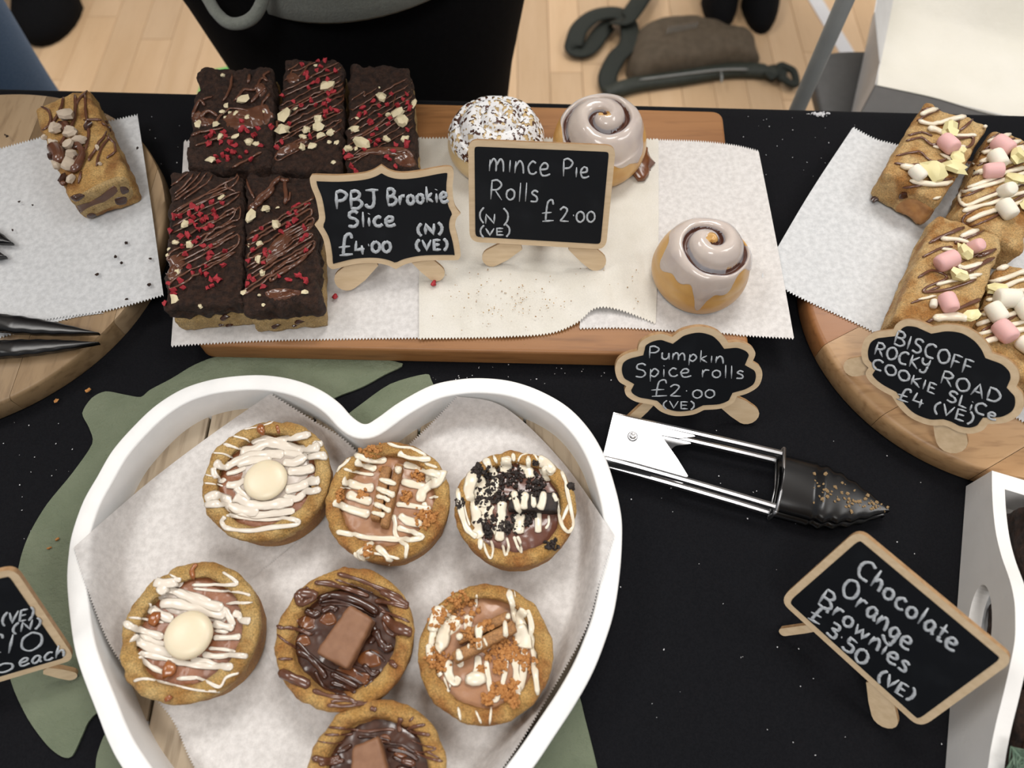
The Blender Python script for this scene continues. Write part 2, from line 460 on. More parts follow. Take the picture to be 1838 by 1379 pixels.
MT['bcrumb'] = mat('biscuit_crumb', (.38, .16, .04), .8, (.50, .23, .07), 500)
MT['blackcookie'] = mat('black_cookie', (.012, .008, .007), .6, (.03, .018, .014), 400, bump=.6, bscale=500)
MT['nut'] = mat('white_chocolate_chunk', (.70, .60, .37), .4, (.78, .69, .47), 200)
MT['nutY'] = mat('yellow_white_chocolate_chunk', (.76, .68, .33), .4, (.80, .73, .42), 200)
MT['rasp'] = mat('dried_raspberry', (.38, .018, .028), .5, (.55, .045, .06), 500, bump=.5, bscale=600)
MT['mallowP'] = mat('pink_marshmallow', (.74, .42, .41), .65, (.78, .48, .46), 100, sss=.2)
MT['mallowW'] = mat('white_marshmallow', (.80, .76, .64), .65, (.83, .79, .69), 100, sss=.2)
MT['honey'] = mat('malted_honeycomb', (.70, .56, .42), .8, (.80, .68, .54), 400, bump=.6, bscale=600)
MT['dough'] = mat('glazed_dough', (.60, .33, .095), .35, (.68, .42, .15), 40, spec=.5, coat=.25, spots=((.42, .17, .04), 30, .55, .8))
MT['doughpale'] = mat('pale_dough', (.66, .47, .22), .3, (.72, .55, .30), 40, spec=.5, coat=.35)
MT['filling'] = mat('cinnamon_filling', (.060, .018, .010), .3, (.10, .035, .02), 200, spec=.5, coat=.3)
MT['glaze'] = mat('sugar_glaze', (.78, .81, .86), .12, (.68, .71, .78), 60, spec=.6, coat=.6, alpha=.50)
MT['sugar'] = mat('icing_sugar', (.86, .86, .87), .85, (.9, .9, .9), 300, bump=.5, bscale=800)
MT['steel'] = mat('stainless_steel', (.50, .50, .51), .33, metal=1.0)
MT['blackplastic'] = mat('black_nylon', (.004, .004, .0045), .25, (.007, .007, .0075), 60, spec=.5)
MT['oilfilm'] = mat('crumbed_jaw', (.012, .009, .007), .25, (.03, .02, .012), 250, spec=.5, coat=.3)
MT['crumb'] = mat('crumb', (.26, .17, .08), .8)
MT['whitecrumb'] = mat('sugar_crumb', (.62, .62, .64), .8)
MT['blackcoat'] = mat('black_jersey', (.0035, .0035, .0042), .9, (.005, .005, .006), 200, spec=.15)
MT['fleece'] = mat('sage_fleece', (.23, .245, .21), .95, (.27, .285, .245), 300, 4, bump=.8, bscale=500, bdist=.002, sheen=.3)
MT['fleecein'] = mat('green_lining', (.035, .05, .042), .9)
MT['denim'] = mat('blue_denim', (.075, .145, .27), .85, (.11, .19, .33), 500, bump=.3)
MT['skin'] = mat('skin', (.58, .36, .26), .5, (.62, .40, .30), 40, sss=.1)
MT['hair'] = mat('hair', (.06, .03, .015), .5, (.09, .05, .025), 40, stretch=(1, 1, .1))
MT['eye'] = mat('eye', (.7, .7, .7), .2)
MT['lip'] = mat('lip', (.45, .16, .14), .5)
MT['bag'] = mat('taupe_nylon', (.085, .062, .038), .75, (.115, .085, .055), 60, 4, bump=.7, bscale=40, bdist=.004)
MT['bagtrim'] = mat('olive_trim', (.020, .025, .018), .6, (.030, .036, .027), 100)
MT['strap'] = mat('olive_webbing', (.013, .017, .013), .75, (.019, .024, .018), 300)
MT['greypole'] = mat('grey_metal_tube', (.25, .26, .255), .45, (.28, .29, .282), 40)
MT['seatgrey'] = mat('charcoal_plastic', (.055, .055, .055), .5, (.065, .065, .065), 60, bump=.2, bscale=500)
MT['card'] = mat('white_cardboard', (.66, .65, .64), .7, (.70, .69, .68), 60)
MT['greaseproof'] = mat('cream_greaseproof', (.76, .73, .64), .55, (.80, .77, .69), 12, bump=.4, bscale=12, bdist=.01)
MT['whiteline'] = mat('white_floor_paint', (.74, .74, .76), .5)
MT['greenline'] = mat('green_floor_tape', (.10, .50, .11), .5)
MT['metalrod'] = mat('grey_fitting', (.4, .4, .4), .4, metal=.6)
MT['fir'] = mat('fir_needles', (.10, .17, .12), .6, (.16, .24, .17), 200)
MT['printgrey'] = mat('grey_print', (.3, .3, .3), .7)
import numpy as np
# ---------------- the setting ----------------
FL0, FL1 = -2.05, 2.30
fm = M(); box(fm, (-3.2, -2.6, -.05), (3.4, 4.0, -.0125))
floor = tag(fm.build('floor', MT['maple'], smooth=False), 'pale maple strip floor of the hall', kind='structure')
m = M(); box(m, (-3.2, -2.6, 5.0), (3.4, 4.0, 5.05)); tag(m.build('ceiling', MT['paint2'], smooth=False), 'plain white ceiling of the hall', kind='structure')
m = M(); box(m, (-3.2, 4.0, 0), (3.4, 4.08, 5.0)); tag(m.build('wall_back', MT['paint2'], smooth=False), 'plain pale wall at the far side of the hall', kind='structure')
m = M(); box(m, (-3.2, 3.985, 0), (3.4, 4.0, .12)); tag(m.build('baseboard_back', MT['card'], smooth=False), 'pale skirting board along the far wall', kind='structure')
pm = M(); box(pm, (-.0371, -.5, -.012), (.0371, .5, 0)); 
def plankmesh(L):
    m = M(); e = .0008; hw = .0371
    m.add([(-hw, -L / 2, -.012), (hw, -L / 2, -.012), (hw, L / 2, -.012), (-hw, L / 2, -.012),
           (-hw, -L / 2, -e), (hw, -L / 2, -e), (hw, L / 2, -e), (-hw, L / 2, -e),
           (-hw + e, -L / 2 + e, 0), (hw - e, -L / 2 + e, 0), (hw - e, L / 2 - e, 0), (-hw + e, L / 2 - e, 0)],
          [(0, 3, 2, 1), (8, 9, 10, 11), (0, 1, 5, 4), (1, 2, 6, 5), (2, 3, 7, 6), (3, 0, 4, 7), (4, 5, 9, 8), (5, 6, 10, 9), (6, 7, 11, 10), (7, 4, 8, 11)])
    me = bpy.data.meshes.new('plank'); me.from_pydata([tuple(v) for v in m.v], [], m.f); me.materials.append(MT['maple']); return me
PLM = {L: plankmesh(L - .0008) for L in (.45, .6, .75)}
r2 = random.Random(3)
x = FL0
while x < FL1:
    y = .25 - r2.random() * .5
    while y < 2.75:
        L = r2.choice((.45, .6, .75)); 
        if y + L > .45:
            o = bpy.data.objects.new('plank', PLM[L]); C.objects.link(o); o.parent = floor
            o.location = Vector((x, y + L / 2, 0)) - base_of(floor)
        y += L
    x += .075

# painted line and tape on the floor
a, b = P(1464, 0, -T + .001), P(1519, 92, -T + .001); d = (b - a).normalized(); a = a - d * 1.2; b = b + d * .8; s_ = Vector((-d.y, d.x, 0)) * .0175
m = M(); prism(m, [a - s_, b - s_, b + s_, a + s_], Vector((0, 0, 1)), .0006)
tag(m.build('floor_line', MT['whiteline'], smooth=False), 'white painted court line running across the maple floor behind the grey pole', 'line')
a = P(350, 158, -T + .001); m = M(); prism(m, [a + Vector(q) for q in ((0, -.3, 0), (.05, -.3, 0), (.065, .07, 0), (.012, .055, 0))], Vector((0, 0, 1)), .0006)
tag(m.build('floor_tape', MT['greenline'], smooth=False), 'green tape on the floor showing beside the black skirt', 'tape')

# table and cloth
E0, E1 = P(0, 158, 0), P(1838, 206, 0)
ed = (E1 - E0).normalized(); bk = Vector((-ed.y, ed.x, 0))
def tabpt(s, t, z): q = E0.lerp(E1, .5) + ed * s + bk * t; return Vector((q.x, q.y, z))
tb = thing('trestle_table', 'long trestle table hidden under the black cloth', 'table', tabpt(0, -.35, 0))
m = M(); prism(m, [tabpt(-.91, -.73, T - .03), tabpt(.91, -.73, T - .03), tabpt(.91, -.006, T - .03), tabpt(-.91, -.006, T - .03)], Vector((0, 0, 1)), .027)
m.build('table_top', MT['tablewood'], tb, smooth=False)
for sx in (-.8, .8):
    for ty in (-.66, -.08):
        m = M(); tube(m, [tabpt(sx, ty, 0.0), tabpt(sx, ty, T - .03)], .014, 10, taper=False); m.build('leg', MT['greypole'], tb)
# cloth: grid over the top, with a soft rolled edge and hanging drop
m = M(); NX = 150; prof = []
for t in (-.735,): pass
tt = [(-.75, -.45), (-.742, -.2), (-.738, -.02), (-.733, -.004)] + [(-.73 + .73 * i / 60, 0) for i in range(0, 60)] + [(-.003, 0), (.0, -.0015), (.002, -.006), (.004, -.03), (.012, -.15), (.02, -.3), (.03, -.52)]
for j, (t, dz) in enumerate(tt):
    for i in range(NX + 1):
        s = -.93 + 1.86 * i / NX
        fold = .010 * sin(s * 28 + 2 * sin(s * 9)) * min(1, max(0, -dz - .01) / .3) if dz < -.01 else 0
        z = T + dz
        if dz == 0: z -= .0003 + .0003 * fn((s * 9, t * 9), 1, 3, 2)
        m.v.append(tabpt(s, t + (fold if t > -.3 else -fold), z))
for j in range(len(tt) - 1):
    for i in range(NX): a = j * (NX + 1) + i; m.f.append((a, a + 1, a + NX + 2, a + NX + 1))
tag(m.build('tablecloth', MT['cloth']), 'black cloth covering the whole stall table', 'tablecloth')

# ---------------- boards ----------------
def fitcircle(pts):
    A = np.array([[p.x, p.y, 1] for p in pts]); B = np.array([p.x ** 2 + p.y ** 2 for p in pts])
    s, *_ = np.linalg.lstsq(A, B, rcond=None); cx, cy = s[0] / 2, s[1] / 2
    return cx, cy, sqrt(s[2] + cx * cx + cy * cy)
def round_board(name, label, c, R, th, bounds, mats, ang, bev):
    t = thing(name, label, 'board', (c[0], c[1], T))
    ca, sa = cos(ang), sin(ang)
    bs = [-R] + [b for b in bounds if -R < b < R] + [R]
    for i, (a, b) in enumerate(zip(bs, bs[1:])):
        a2 = a + .00015; b2 = b - .00015
        n = 26
        top = []; bot = []
        for k in range(n + 1):
            q = a2 + (b2 - a2) * k / n if 0 < i < len(bs) - 2 else (a2 + (b2 - a2) * (1 - cos(pi * k / n)) / 2)
            y = sqrt(max(1e-8, R * R - q * q)); top.append((q, y)); bot.append((q, -y))
        pl = [Vector((c[0] + p[0] * ca - p[1] * sa, c[1] + p[0] * sa + p[1] * ca)) for p in bot + top[::-1]]
        # profile: only outer arc gets the round-over, so scale about the centre
        m = M(); N_ = len(pl); rings = []
        for rr, z in ((bev * .6, 0), (0, bev * .6), (0, th - bev), (bev * .3, th - bev * .35), (bev, th)):
            k = (R - rr) / R; rings.append(len(m.v))
            for p in pl:
                v = (p - Vector(c)); 
                lx = v.x * ca + v.y * sa; ly = -v.x * sa + v.y * ca
                ly *= k
                if i in (0, len(bs) - 2): lx = lx if abs(lx) < R * .97 else lx * k
                m.v.append(Vector((c[0] + lx * ca - ly * sa, c[1] + lx * sa + ly * ca, T + z)))
        for r_a, r_b in zip(rings, rings[1:]):
            for q in range(N_): j = (q + 1) % N_; m.f.append((r_a + q, r_a + j, r_b + j, r_b + q))
        m.f.append(tuple(range(rings[0], rings[0] + N_))[::-1]); m.f.append(tuple(range(rings[-1], rings[-1] + N_)))
        m.build('stave', MT[mats[i % len(mats)]], t, angle=50)
    return t

cl = fitcircle([P(0, 742, .003), P(95, 706, .003), P(183, 650, .003), P(262, 541, .003), P(303, 430, .003), P(0, 166, .018), P(43, 166, .018), P(90, 171, .018), P(185, 200, .018), P(218, 218, .018)])
print('LEFT', cl)
cr = fitcircle([P(1431, 550, .003), P(1446, 620, .003), P(1469, 662, .003), P(1516, 716, .003), P(1576, 774, .003), P(1646, 820, .003), P(1706, 852, .003), P(1745, 862, .003), P(1454, 550, .02), P(1469, 597, .02), P(1503, 646, .02)])
print('RIGHT', cr)
xb = P(73, 200, .018).x - cl[0]
round_board('round_serving_board', 'round stave-built wooden board at the left edge of the table', cl[:2], cl[2], .018,
            [xb - .12, xb - .06, xb, xb + .055, xb + .11], ['oakL2', 'oakL', 'oakL2', 'oakL', 'oakL', 'oakL2'], 0.0, .003)
round_board('round_serving_board', 'round wooden board with light and reddish staves at the right, under the marshmallow slices', cr[:2], cr[2], .02,
            [-.13, -.085, -.03, .03, .09], ['acR', 'acR', 'acR', 'oakR', 'oakR', 'oakR'], math.radians(-62), .004)
bp = [P(443, 177, .018), P(1297, 199, .018), P(1347, 641, .018), P(347, 620, .018)]
for q in bp: print('board', q)
pl = roundpoly([Vector((p.x, p.y)) for p in bp][::-1], .010)
tag(slab(pl, T, T + .018, .0025).build('rectangular_serving_board', MT['acacia'], angle=50), 'rectangular reddish acacia board under the chocolate slices and rolls', 'board')

# ---------------- leaf placemat ----------------
leaf = [(723, 653), (640, 641), (520, 636), (400, 639), (350, 655), (308, 680), (270, 700), (253, 713), (225, 709), (190, 703), (165, 715), (148, 742), (160, 768), (166, 797),
        (130, 850), (85, 905), (55, 955), (38, 1000), (22, 1080), (14, 1150), (20, 1223), (50, 1290), (85, 1338), (112, 1359), (130, 1357), (148, 1320), (166, 1287), (230, 1240), (200, 1300), (183, 1330), (172, 1379),
        (190, 1480), (300, 1620), (520, 1760), (800, 1740), (1000, 1600), (1085, 1460), (1072, 1379), (1050, 1290), (1036, 1240), (990, 1150), (960, 950), (850, 800), (800, 740), (775, 684), (764, 672), (700, 690), (640, 732), (600, 760), (560, 745), (600, 715), (650, 695), (690, 673)]
lp = [Vector((p.x, p.y)) for p in (P(u, v, .0012) for u, v in leaf)]
lpc = []
for i in range(len(lp)):
    a, b, c_, d_ = lp[i - 1], lp[i], lp[(i + 1) % len(lp)], lp[(i + 2) % len(lp)]
    for k in range(4):
        t = k / 4; lin = b.lerp(c_, t)
        cm = 0.5 * ((2 * b) + (c_ - a) * t + (2 * a - 5 * b + 4 * c_ - d_) * t * t + (3 * b - a - 3 * c_ + d_) * t ** 3)
        lpc.append(lin.lerp(cm, .8))
m = M(); prism(m, [Vector((p.x, p.y, T + .0002)) for p in lpc], Vector((0, 0, 1)), .0013)
tag(m.build('leaf_placemat', MT['leather'], smooth=False), 'sage green leather-look leaf-shaped mat under the heart tray', 'placemat')

# ---------------- heart tray ----------------
hz = Z(100, 620, 1.7845)
ho = [(990, 250), (1030, 230), (1100, 180), (1200, 127), (1290, 107), (1370, 103), (1460, 113), (1550, 143), (1640, 195), (1710, 268), (1760, 355), (1792, 450), (1812, 540), (1815, 620), (1808, 730), (1790, 850), (1760, 950), (1720, 1050), (1665, 1150), (1600, 1250), (1530, 1354)]
ho = [hz(p) for p in ho] + [(900, 1450), (800, 1560), (690, 1665), (610, 1730), (545, 1680), (440, 1600), (340, 1515), (270, 1450)]
ho += [hz(p) for p in [(210, 1354), (165, 1270), (130, 1180), (80, 1050), (55, 960), (40, 850), (33, 750), (38, 670), (50, 600), (85, 500), (130, 420), (180, 335), (250, 255), (320, 190), (400, 140), (480, 112), (560, 98), (650, 93), (730, 101), (800, 120), (860, 148), (910, 185), (950, 228)]]
HR = .034
hw = [P(u, v, HR) for u, v in ho]
hw = [Vector((p.x, p.y)) for p in cat([Vector((p.x, p.y, 0)) for p in hw], 6, True)]
hin = offset(hw, .0112)
for _ in range(3): hin = [(hin[i - 1] + hin[i] * 2 + hin[(i + 1) % len(hin)]) / 4 for i in range(len(hin))]
cen = sum(hw, Vector((0, 0))) / len(hw)
ht = thing('heart_tray', 'white painted heart-shaped wooden tray holding the cookie cups', 'tray', (cen.x, cen.y, T + .0016))
m = M(); n = len(hw); b0 = T + .0018; b1 = T + HR
rings = []
for pts, ins, z in ((hw, 0, b0), (hw, 0, b1 - .0012), (offset(hw, .0004), 0, b1 - .0004), (offset(hw, .0012), 0, b1), (offset(hin, -.0012), 0, b1), (offset(hin, -.0004), 0, b1 - .0004), (hin, 0, b1 - .0012), (hin, 0, b0)):
    rings.append(len(m.v)); m.v += [Vector((p.x, p.y, z)) for p in pts]
for a, b in zip(rings, rings[1:] + rings[:1]):
    for i in range(n): j = (i + 1) % n; m.f.append((a + i, a + j, b + j, b + i))
m.build('heart_rim', MT['paint'], ht, angle=60)
def yspan(px, poly):
    ys = []
    for i in range(len(poly)):
        a, b = poly[i - 1], poly[i]
        if (a.x > px) != (b.x > px): ys.append(a.y + (b.y - a.y) * (px - a.x) / (b.x - a.x))
    return (min(ys), max(ys)) if ys else None
mid = offset(hin, -.004)
xs = [-.344, -.2735, -.203, -.1325, -.062, .0085, .079]
for a, b in zip(xs, xs[1:]):
    lo = []; hi = []
    for k in range(31):
        q = a + .0009 + (b - a - .0018) * k / 30; s_ = yspan(q, mid)
        if s_ and s_[1] - s_[0] > .002: lo.append((q, s_[0])); hi.append((q, s_[1]))
    if len(lo) > 3: slab(lo + hi[::-1], b0 + .0001, T + .007, .0008, 2).build('plank', MT['trayplank'], ht, smooth=False)

# ---------------- parchment ----------------
def dist_in(p, poly):
    d = 9; 
    for i in range(len(poly)):
        a, b = poly[i - 1], poly[i]; ab = b - a; t = max(0, min(1, (p - a).dot(ab) / max(1e-12, ab.length_squared)))
        d = min(d, (a + ab * t - p).length)
    return d if inside(p, poly) else -d
def sheet(label, Tt, B, L, R, hf, zig='TB', mt='parch', seed=0, name='parchment_sheet', group=None):
    """Coons patch between four edges given in photo pixels: top, bottom (left>right), left, right (top>bottom)"""
    def par(pl):
        pts = [Vector(p) for p in pl]
        if len(pts) > 2: pts = cat(pts, 8)
        acc = [0]
        for i in range(1, len(pts)): acc.append(acc[-1] + (pts[i] - pts[i - 1]).length)
        def f(t):
            s = t * acc[-1]; i = 1
            while i < len(acc) - 1 and acc[i] < s: i += 1
            k = (s - acc[i - 1]) / max(1e-9, acc[i] - acc[i - 1]); return pts[i - 1].lerp(pts[i], min(1, max(0, k)))
        return f, acc[-1]
    fT, lT = par(Tt); fB, lB = par(B); fL, lL = par(L); fR, lR = par(R)
    NX = int(max(lT, lB) / (2.9 if ('T' in zig or 'B' in zig) else 9)); NY = int(max(lL, lR) / (2.9 if ('L' in zig or 'R' in zig) else 9))
    NX = min(NX, 420); NY = min(NY, 330)
    c00, c10, c01, c11 = fT(0), fT(1), fB(0), fB(1)
    m = M()
    for j in range(NY + 1):
        v = j / NY; l = fL(v); r = fR(v)
        for i in range(NX + 1):
            u = i / NX
            q = fT(u) * (1 - v) + fB(u) * v + l * (1 - u) + r * u - (c00 * (1 - u) * (1 - v) + c10 * u * (1 - v) + c01 * (1 - u) * v + c11 * u * v)
            if 'T' in zig and j == 0 and i % 2: q = q + (fT(u) - fB(u)).normalized() * 4.2
            if 'B' in zig and j == NY and i % 2: q = q + (fB(u) - fT(u)).normalized() * 4.2
            if 'L' in zig and i == 0 and j % 2: q = q + (l - r).normalized() * 4.2
            if 'R' in zig and i == NX and j % 2: q = q + (r - l).normalized() * 4.2
            h = .02
            for _ in range(9): w_ = P(q.x, q.y, h); h = .4 * h + .6 * hf(w_.x, w_.y, u, v)
            w_ = P(q.x, q.y, h)
            m.v.append(w_)
    for j in range(NY):
        for i in range(NX): a = j * (NX + 1) + i; m.f.append((a, a + 1, a + NX + 2, a + NX + 1))
    o = m.build(name, MT[mt]); tag(o, label, 'parchment', group); return m
def wav(x, y, amp, s, seed): return amp * abs(fn((x, y), s, seed, 2))

# left board
sheet('white parchment sheet on the round board at the left edge', [(-70, 292), (0, 269), (120, 237), (247, 208)], [(-70, 592), (0, 588), (85, 572), (190, 556), (293, 528)], [(-70, 292), (-70, 592)], [(247, 208), (270, 360), (293, 528)],
      lambda x, y, u, v: .0192 + wav(x, y, .0012, 14, 1) + (.004 * max(0, u - .75) * 4 * (1 - v)), 'TB', 'parch3', 1)
sheet('second parchment sheet poking out beneath the left one under the black tongs', [(-70, 560), (60, 560), (120, 555)], [(-70, 625), (0, 604), (120, 572), (185, 562)], [(-70, 560), (-70, 625)], [(120, 555), (185, 562)],
      lambda x, y, u, v: .0186, 'B', 'parch3', 2)
# rectangular board: three overlapping sheets
S_A = sheet('long parchment sheet under the five chocolate slices', [(330, 255), (540, 250), (757, 249)], [(307, 620), (360, 616), (480, 610), (620, 607), (757, 605)], [(330, 255), (320, 430), (307, 620)], [(757, 249), (757, 605)],
      lambda x, y, u, v: .0186 + wav(x, y, .0008, 12, 3), 'TB', 'parch', 3)
sheet('wide parchment sheet overhanging the board under the single front roll', [(1080, 252), (1180, 253), (1260, 256), (1320, 263), (1362, 273)], [(1040, 588), (1120, 587), (1200, 592), (1300, 597), (1340, 601), (1425, 606)], [(1080, 252), (1040, 588)], [(1362, 273), (1395, 440), (1425, 606)],
      lambda x, y, u, v: .0189 + wav(x, y, .0008, 12, 5) + .004 * max(0, u - .8) * 5, 'TB', 'parch', 4)
sheet('greasy crinkled parchment sheet between the signs and the front roll', [(752, 250), (900, 249), (1050, 251), (1182, 252)], [(752, 606), (830, 605), (900, 603), (985, 597), (1035, 578), (1068, 552), (1110, 554), (1177, 579)], [(752, 250), (752, 606)], [(1182, 252), (1182, 420), (1177, 579)],
      lambda x, y, u, v: .0196 + .0028 * abs(fn((x * 22, y * 9), 1, 8, 3)) * min(1, 3 * v) + .0035 * exp(-((u - .78) / .12) ** 2) * v * v, 'TB', 'parch2', 6)
# right board
sheet('parchment sheet hanging off the right round board beside the marshmallow slices', [(1530, 230), (1570, 251), (1611, 262), (1750, 300), (1990, 380)], [(1367, 494), (1440, 534), (1570, 595), (1700, 670), (1860, 770)], [(1530, 230), (1450, 352), (1367, 494)], [(1990, 380), (1860, 770)],
      lambda x, y, u, v: .0208 + wav(x, y, .001, 12, 9), 'TB', 'parch3', 9)
# heart tray sheets, riding up the walls
hbase = hin
DC = {}
def dnode(i, j):
    if (i, j) not in DC: DC[(i, j)] = dist_in(Vector((i * .003, j * .003)), hbase)
    return DC[(i, j)]
def dcache(x, y):
    gx, gy = x / .003, y / .003; i, j = math.floor(gx), math.floor(gy); a, b = gx - i, gy - j
    return (dnode(i, j) * (1 - a) + dnode(i + 1, j) * a) * (1 - b) + (dnode(i, j + 1) * (1 - a) + dnode(i + 1, j + 1) * a) * b
CUPS = [P(u, v, .037) for u, v in ((478, 859), (341, 1132), (696, 897), (925, 909), (871, 1170), (618, 1143), (674, 1393))]
def hheart(off):
    def f(x, y, u, v):
        d = dcache(x, y)
        if d > .013: k = 0
        else: k = min(1, (.013 - d) / .013)
        for c_ in CUPS: r_ = sqrt((x - c_.x) ** 2 + (y - c_.y) ** 2); k *= min(1, max(0, (r_ - .0352) / .004)) if r_ < .0395 else 1
        base = .0074 + off + wav(x, y, .0005, 14, 11)
        return base + (HR + .0012 - .0074) * (k * k * (3 - 2 * k)) if d < .013 else base
    return f
sheet('left parchment sheet in the heart tray, corner curling over the left rim', [(134, 981), (264, 868), (380, 780), (484, 708)], [(480, 1600), (650, 1480), (800, 1370)], [(134, 981), (165, 1075), (212, 1178), (307, 1285), (352, 1379), (480, 1600)], [(484, 708), (560, 756), (629, 802), (700, 900), (760, 1100), (800, 1370)],
      hheart(.0002), 'LR', 'parch', 13)
sheet('right parchment sheet in the heart tray, lying over the left one', [(823, 712), (907, 732), (1010, 830), (1101, 959)], [(430, 1062), (520, 1250), (640, 1420), (760, 1560)], [(823, 712), (744, 792), (582, 934), (447, 1046), (430, 1062)], [(1101, 959), (1075, 1045), (1047, 1135), (970, 1270), (896, 1385), (760, 1560)],
      hheart(.0007), 'LR', 'parch', 14)
# ---------------- chalk signs ----------------
G = {
 'P': (.62, [[(.08, 0), (.06, 1)], 'c', [(.04, .93), (.3, 1.03), (.58, .82), (.42, .52), (.08, .46)]]),
 'B': (.66, [[(.08, 0), (.08, 1)], 'c', [(.06, .97), (.36, 1.02), (.52, .8), (.36, .56), (.1, .53), (.42, .53), (.62, .28), (.42, .02), (.06, .02)]]),
 'J': (.66, [[(.05, 1), (.7, 1)], 'c', [(.45, 1), (.47, .35), (.36, .04), (.14, .04), (.05, .22)]]),
 'S': (.60, ['c', [(.54, .86), (.38, 1.0), (.14, .9), (.14, .62), (.42, .48), (.52, .22), (.34, .0), (.04, .06)]]),
 'R': (.68, [[(.08, 0), (.08, 1)], 'c', [(.04, .95), (.34, 1.03), (.56, .8), (.38, .54), (.1, .5)], 'l', [(.26, .5), (.62, 0)]]),
 'N': (.7, [[(.08, 0), (.1, .95), (.56, .03), (.6, 1)]]),
 'V': (.6, [[(.02, 1), (.3, .02), (.58, 1)]]),
 'E': (.55, [[(.5, .97), (.08, .97), (.08, .02), (.52, .02)], [(.08, .5), (.45, .52)]]),
 'C': (.68, ['c', [(.62, .88), (.38, 1), (.12, .78), (.06, .4), (.24, .04), (.64, .06)]]),
 'O': (.74, ['c', [(.36, 1), (.1, .8), (.06, .35), (.32, 0), (.64, .22), (.66, .68), (.44, .98), (.28, .96)]]),
 'I': (.22, [[(.1, 0), (.1, 1)]]),
 'F': (.58, [[(.08, -.05), (.08, .98), (.56, 1.0)], [(.08, .52), (.48, .56)]]),
 'K': (.62, [[(.08, 0), (.08, 1)], [(.56, .98), (.1, .48), (.6, 0)]]),
 'Y': (.62, [[(.04, 1), (.12, .62)], 'c', [(.04, 1), (.1, .62), (.34, .5), (.52, .7)], 'l', [(.56, 1), (.5, .3)], 'c', [(.5, .4), (.4, -.1), (.14, -.16), (.06, .02)]]),
 'A': (.68, [[(.03, 0), (.32, 1), (.64, 0)], [(.15, .36), (.54, .38)]]),
 'D': (.72, [[(.08, 0), (.08, 1)], 'c', [(.04, .98), (.42, .96), (.68, .55), (.48, .08), (.05, .02)]]),
 'L': (.55, [[(.08, 1), (.08, .02), (.52, .02)]]),
 'b': (.5, [[(.08, 1), (.08, 0)], 'c', [(.08, .3), (.3, .58), (.46, .3), (.28, 0), (.08, .08)]]),
 'a': (.52, ['c', [(.44, .52), (.22, .6), (.06, .3), (.2, .02), (.4, .2), (.44, .5), (.44, .2), (.54, .02)]]),
 'c': (.48, ['c', [(.42, .52), (.24, .6), (.06, .34), (.14, .04), (.34, 0), (.48, .12)]]),
 'e': (.52, ['c', [(.08, .28), (.38, .34), (.4, .54), (.22, .6), (.06, .36), (.14, .04), (.34, 0), (.56, .1)]]),
 'g': (.5, ['c', [(.42, .52), (.2, .6), (.06, .32), (.2, .06), (.4, .24), (.43, .54), (.42, 0), (.34, -.36), (.08, -.32), (-.12, -.14)]]),
 'h': (.5, [[(.08, 1), (.06, 0)], 'c', [(.07, .3), (.26, .58), (.4, .4), (.44, 0)]]),
 'i': (.2, [[(.1, .58), (.1, 0)], [(.1, .8), (.12, .84)]]),
 'ı': (.2, [[(.1, .58), (.1, 0)]]),
 'k': (.5, [[(.08, 1), (.08, 0)], [(.42, .58), (.1, .28), (.46, 0)]]),
 'l': (.2, [[(.1, 1), (.1, 0)]]),
 'm': (.84, [[(.06, .56), (.06, 0)], 'c', [(.06, .3), (.22, .6), (.36, .44), (.38, 0)], 'c', [(.38, .3), (.56, .6), (.7, .44), (.74, 0)]]),
 'n': (.54, [[(.08, .58), (.06, 0)], 'c', [(.07, .28), (.26, .6), (.42, .42), (.48, 0)]]),
 'o': (.52, ['c', [(.26, .58), (.08, .42), (.08, .14), (.26, 0), (.44, .16), (.42, .46), (.22, .58)]]),
 'p': (.52, [[(.08, .58), (.06, -.34)], 'c', [(.08, .3), (.26, .6), (.46, .36), (.28, .02), (.08, .12)]]),
 'r': (.42, [[(.08, .58), (.08, 0)], 'c', [(.08, .26), (.2, .54), (.42, .54)]]),
 's': (.44, ['c', [(.4, .52), (.22, .6), (.1, .44), (.34, .26), (.34, .04), (.04, .02)]]),
 't': (.4, [[(.2, .95), (.2, .1)], 'c', [(.2, .2), (.24, .0), (.42, .06)], 'l', [(.02, .62), (.42, .64)]]),
 'u': (.52, ['c', [(.06, .56), (.08, .1), (.26, 0), (.42, .2), (.44, .56)], 'l', [(.44, .56), (.48, 0)]]),
 'w': (.72, [[(.04, .56), (.18, .02), (.34, .5), (.5, .02), (.66, .56)]]),
 '£': (.62, ['c', [(.58, .8), (.52, 1.02), (.32, .92), (.24, .5), (.2, .06)], 'l', [(.04, .02), (.6, .06)], 'l', [(.02, .40), (.5, .44)]]),
 '2': (.56, ['c', [(.06, .8), (.26, 1), (.46, .82), (.3, .4), (.06, .04)], 'l', [(.06, .04), (.54, .02)]]),
 '3': (.52, ['c', [(.06, .94), (.38, 1), (.42, .7), (.18, .54), (.46, .4), (.42, .04), (.04, .04)]]),
 '4': (.6, [[(.16, 1), (.06, .32), (.58, .34)], [(.44, .62), (.44, -.08)]]),
 '5': (.56, [[(.52, 1), (.16, .98), (.12, .56)], 'c', [(.12, .56), (.46, .56), (.48, .16), (.2, 0), (.04, .1)]]),
 '1': (.24, [[(.1, 0), (.12, 1)]]),
 '0': (.64, ['c', [(.3, 1), (.08, .7), (.1, .2), (.34, 0), (.58, .3), (.54, .8), (.28, 1)]]),
 '·': (.2, [[(.08, .5), (.13, .52)]]),
 '(': (.3, ['c', [(.26, 1.08), (.06, .7), (.06, .25), (.24, -.14)]]),
 ')': (.3, ['c', [(.04, 1.08), (.24, .72), (.24, .25), (.06, -.14)]]),
 ' ': (.3, []),
}
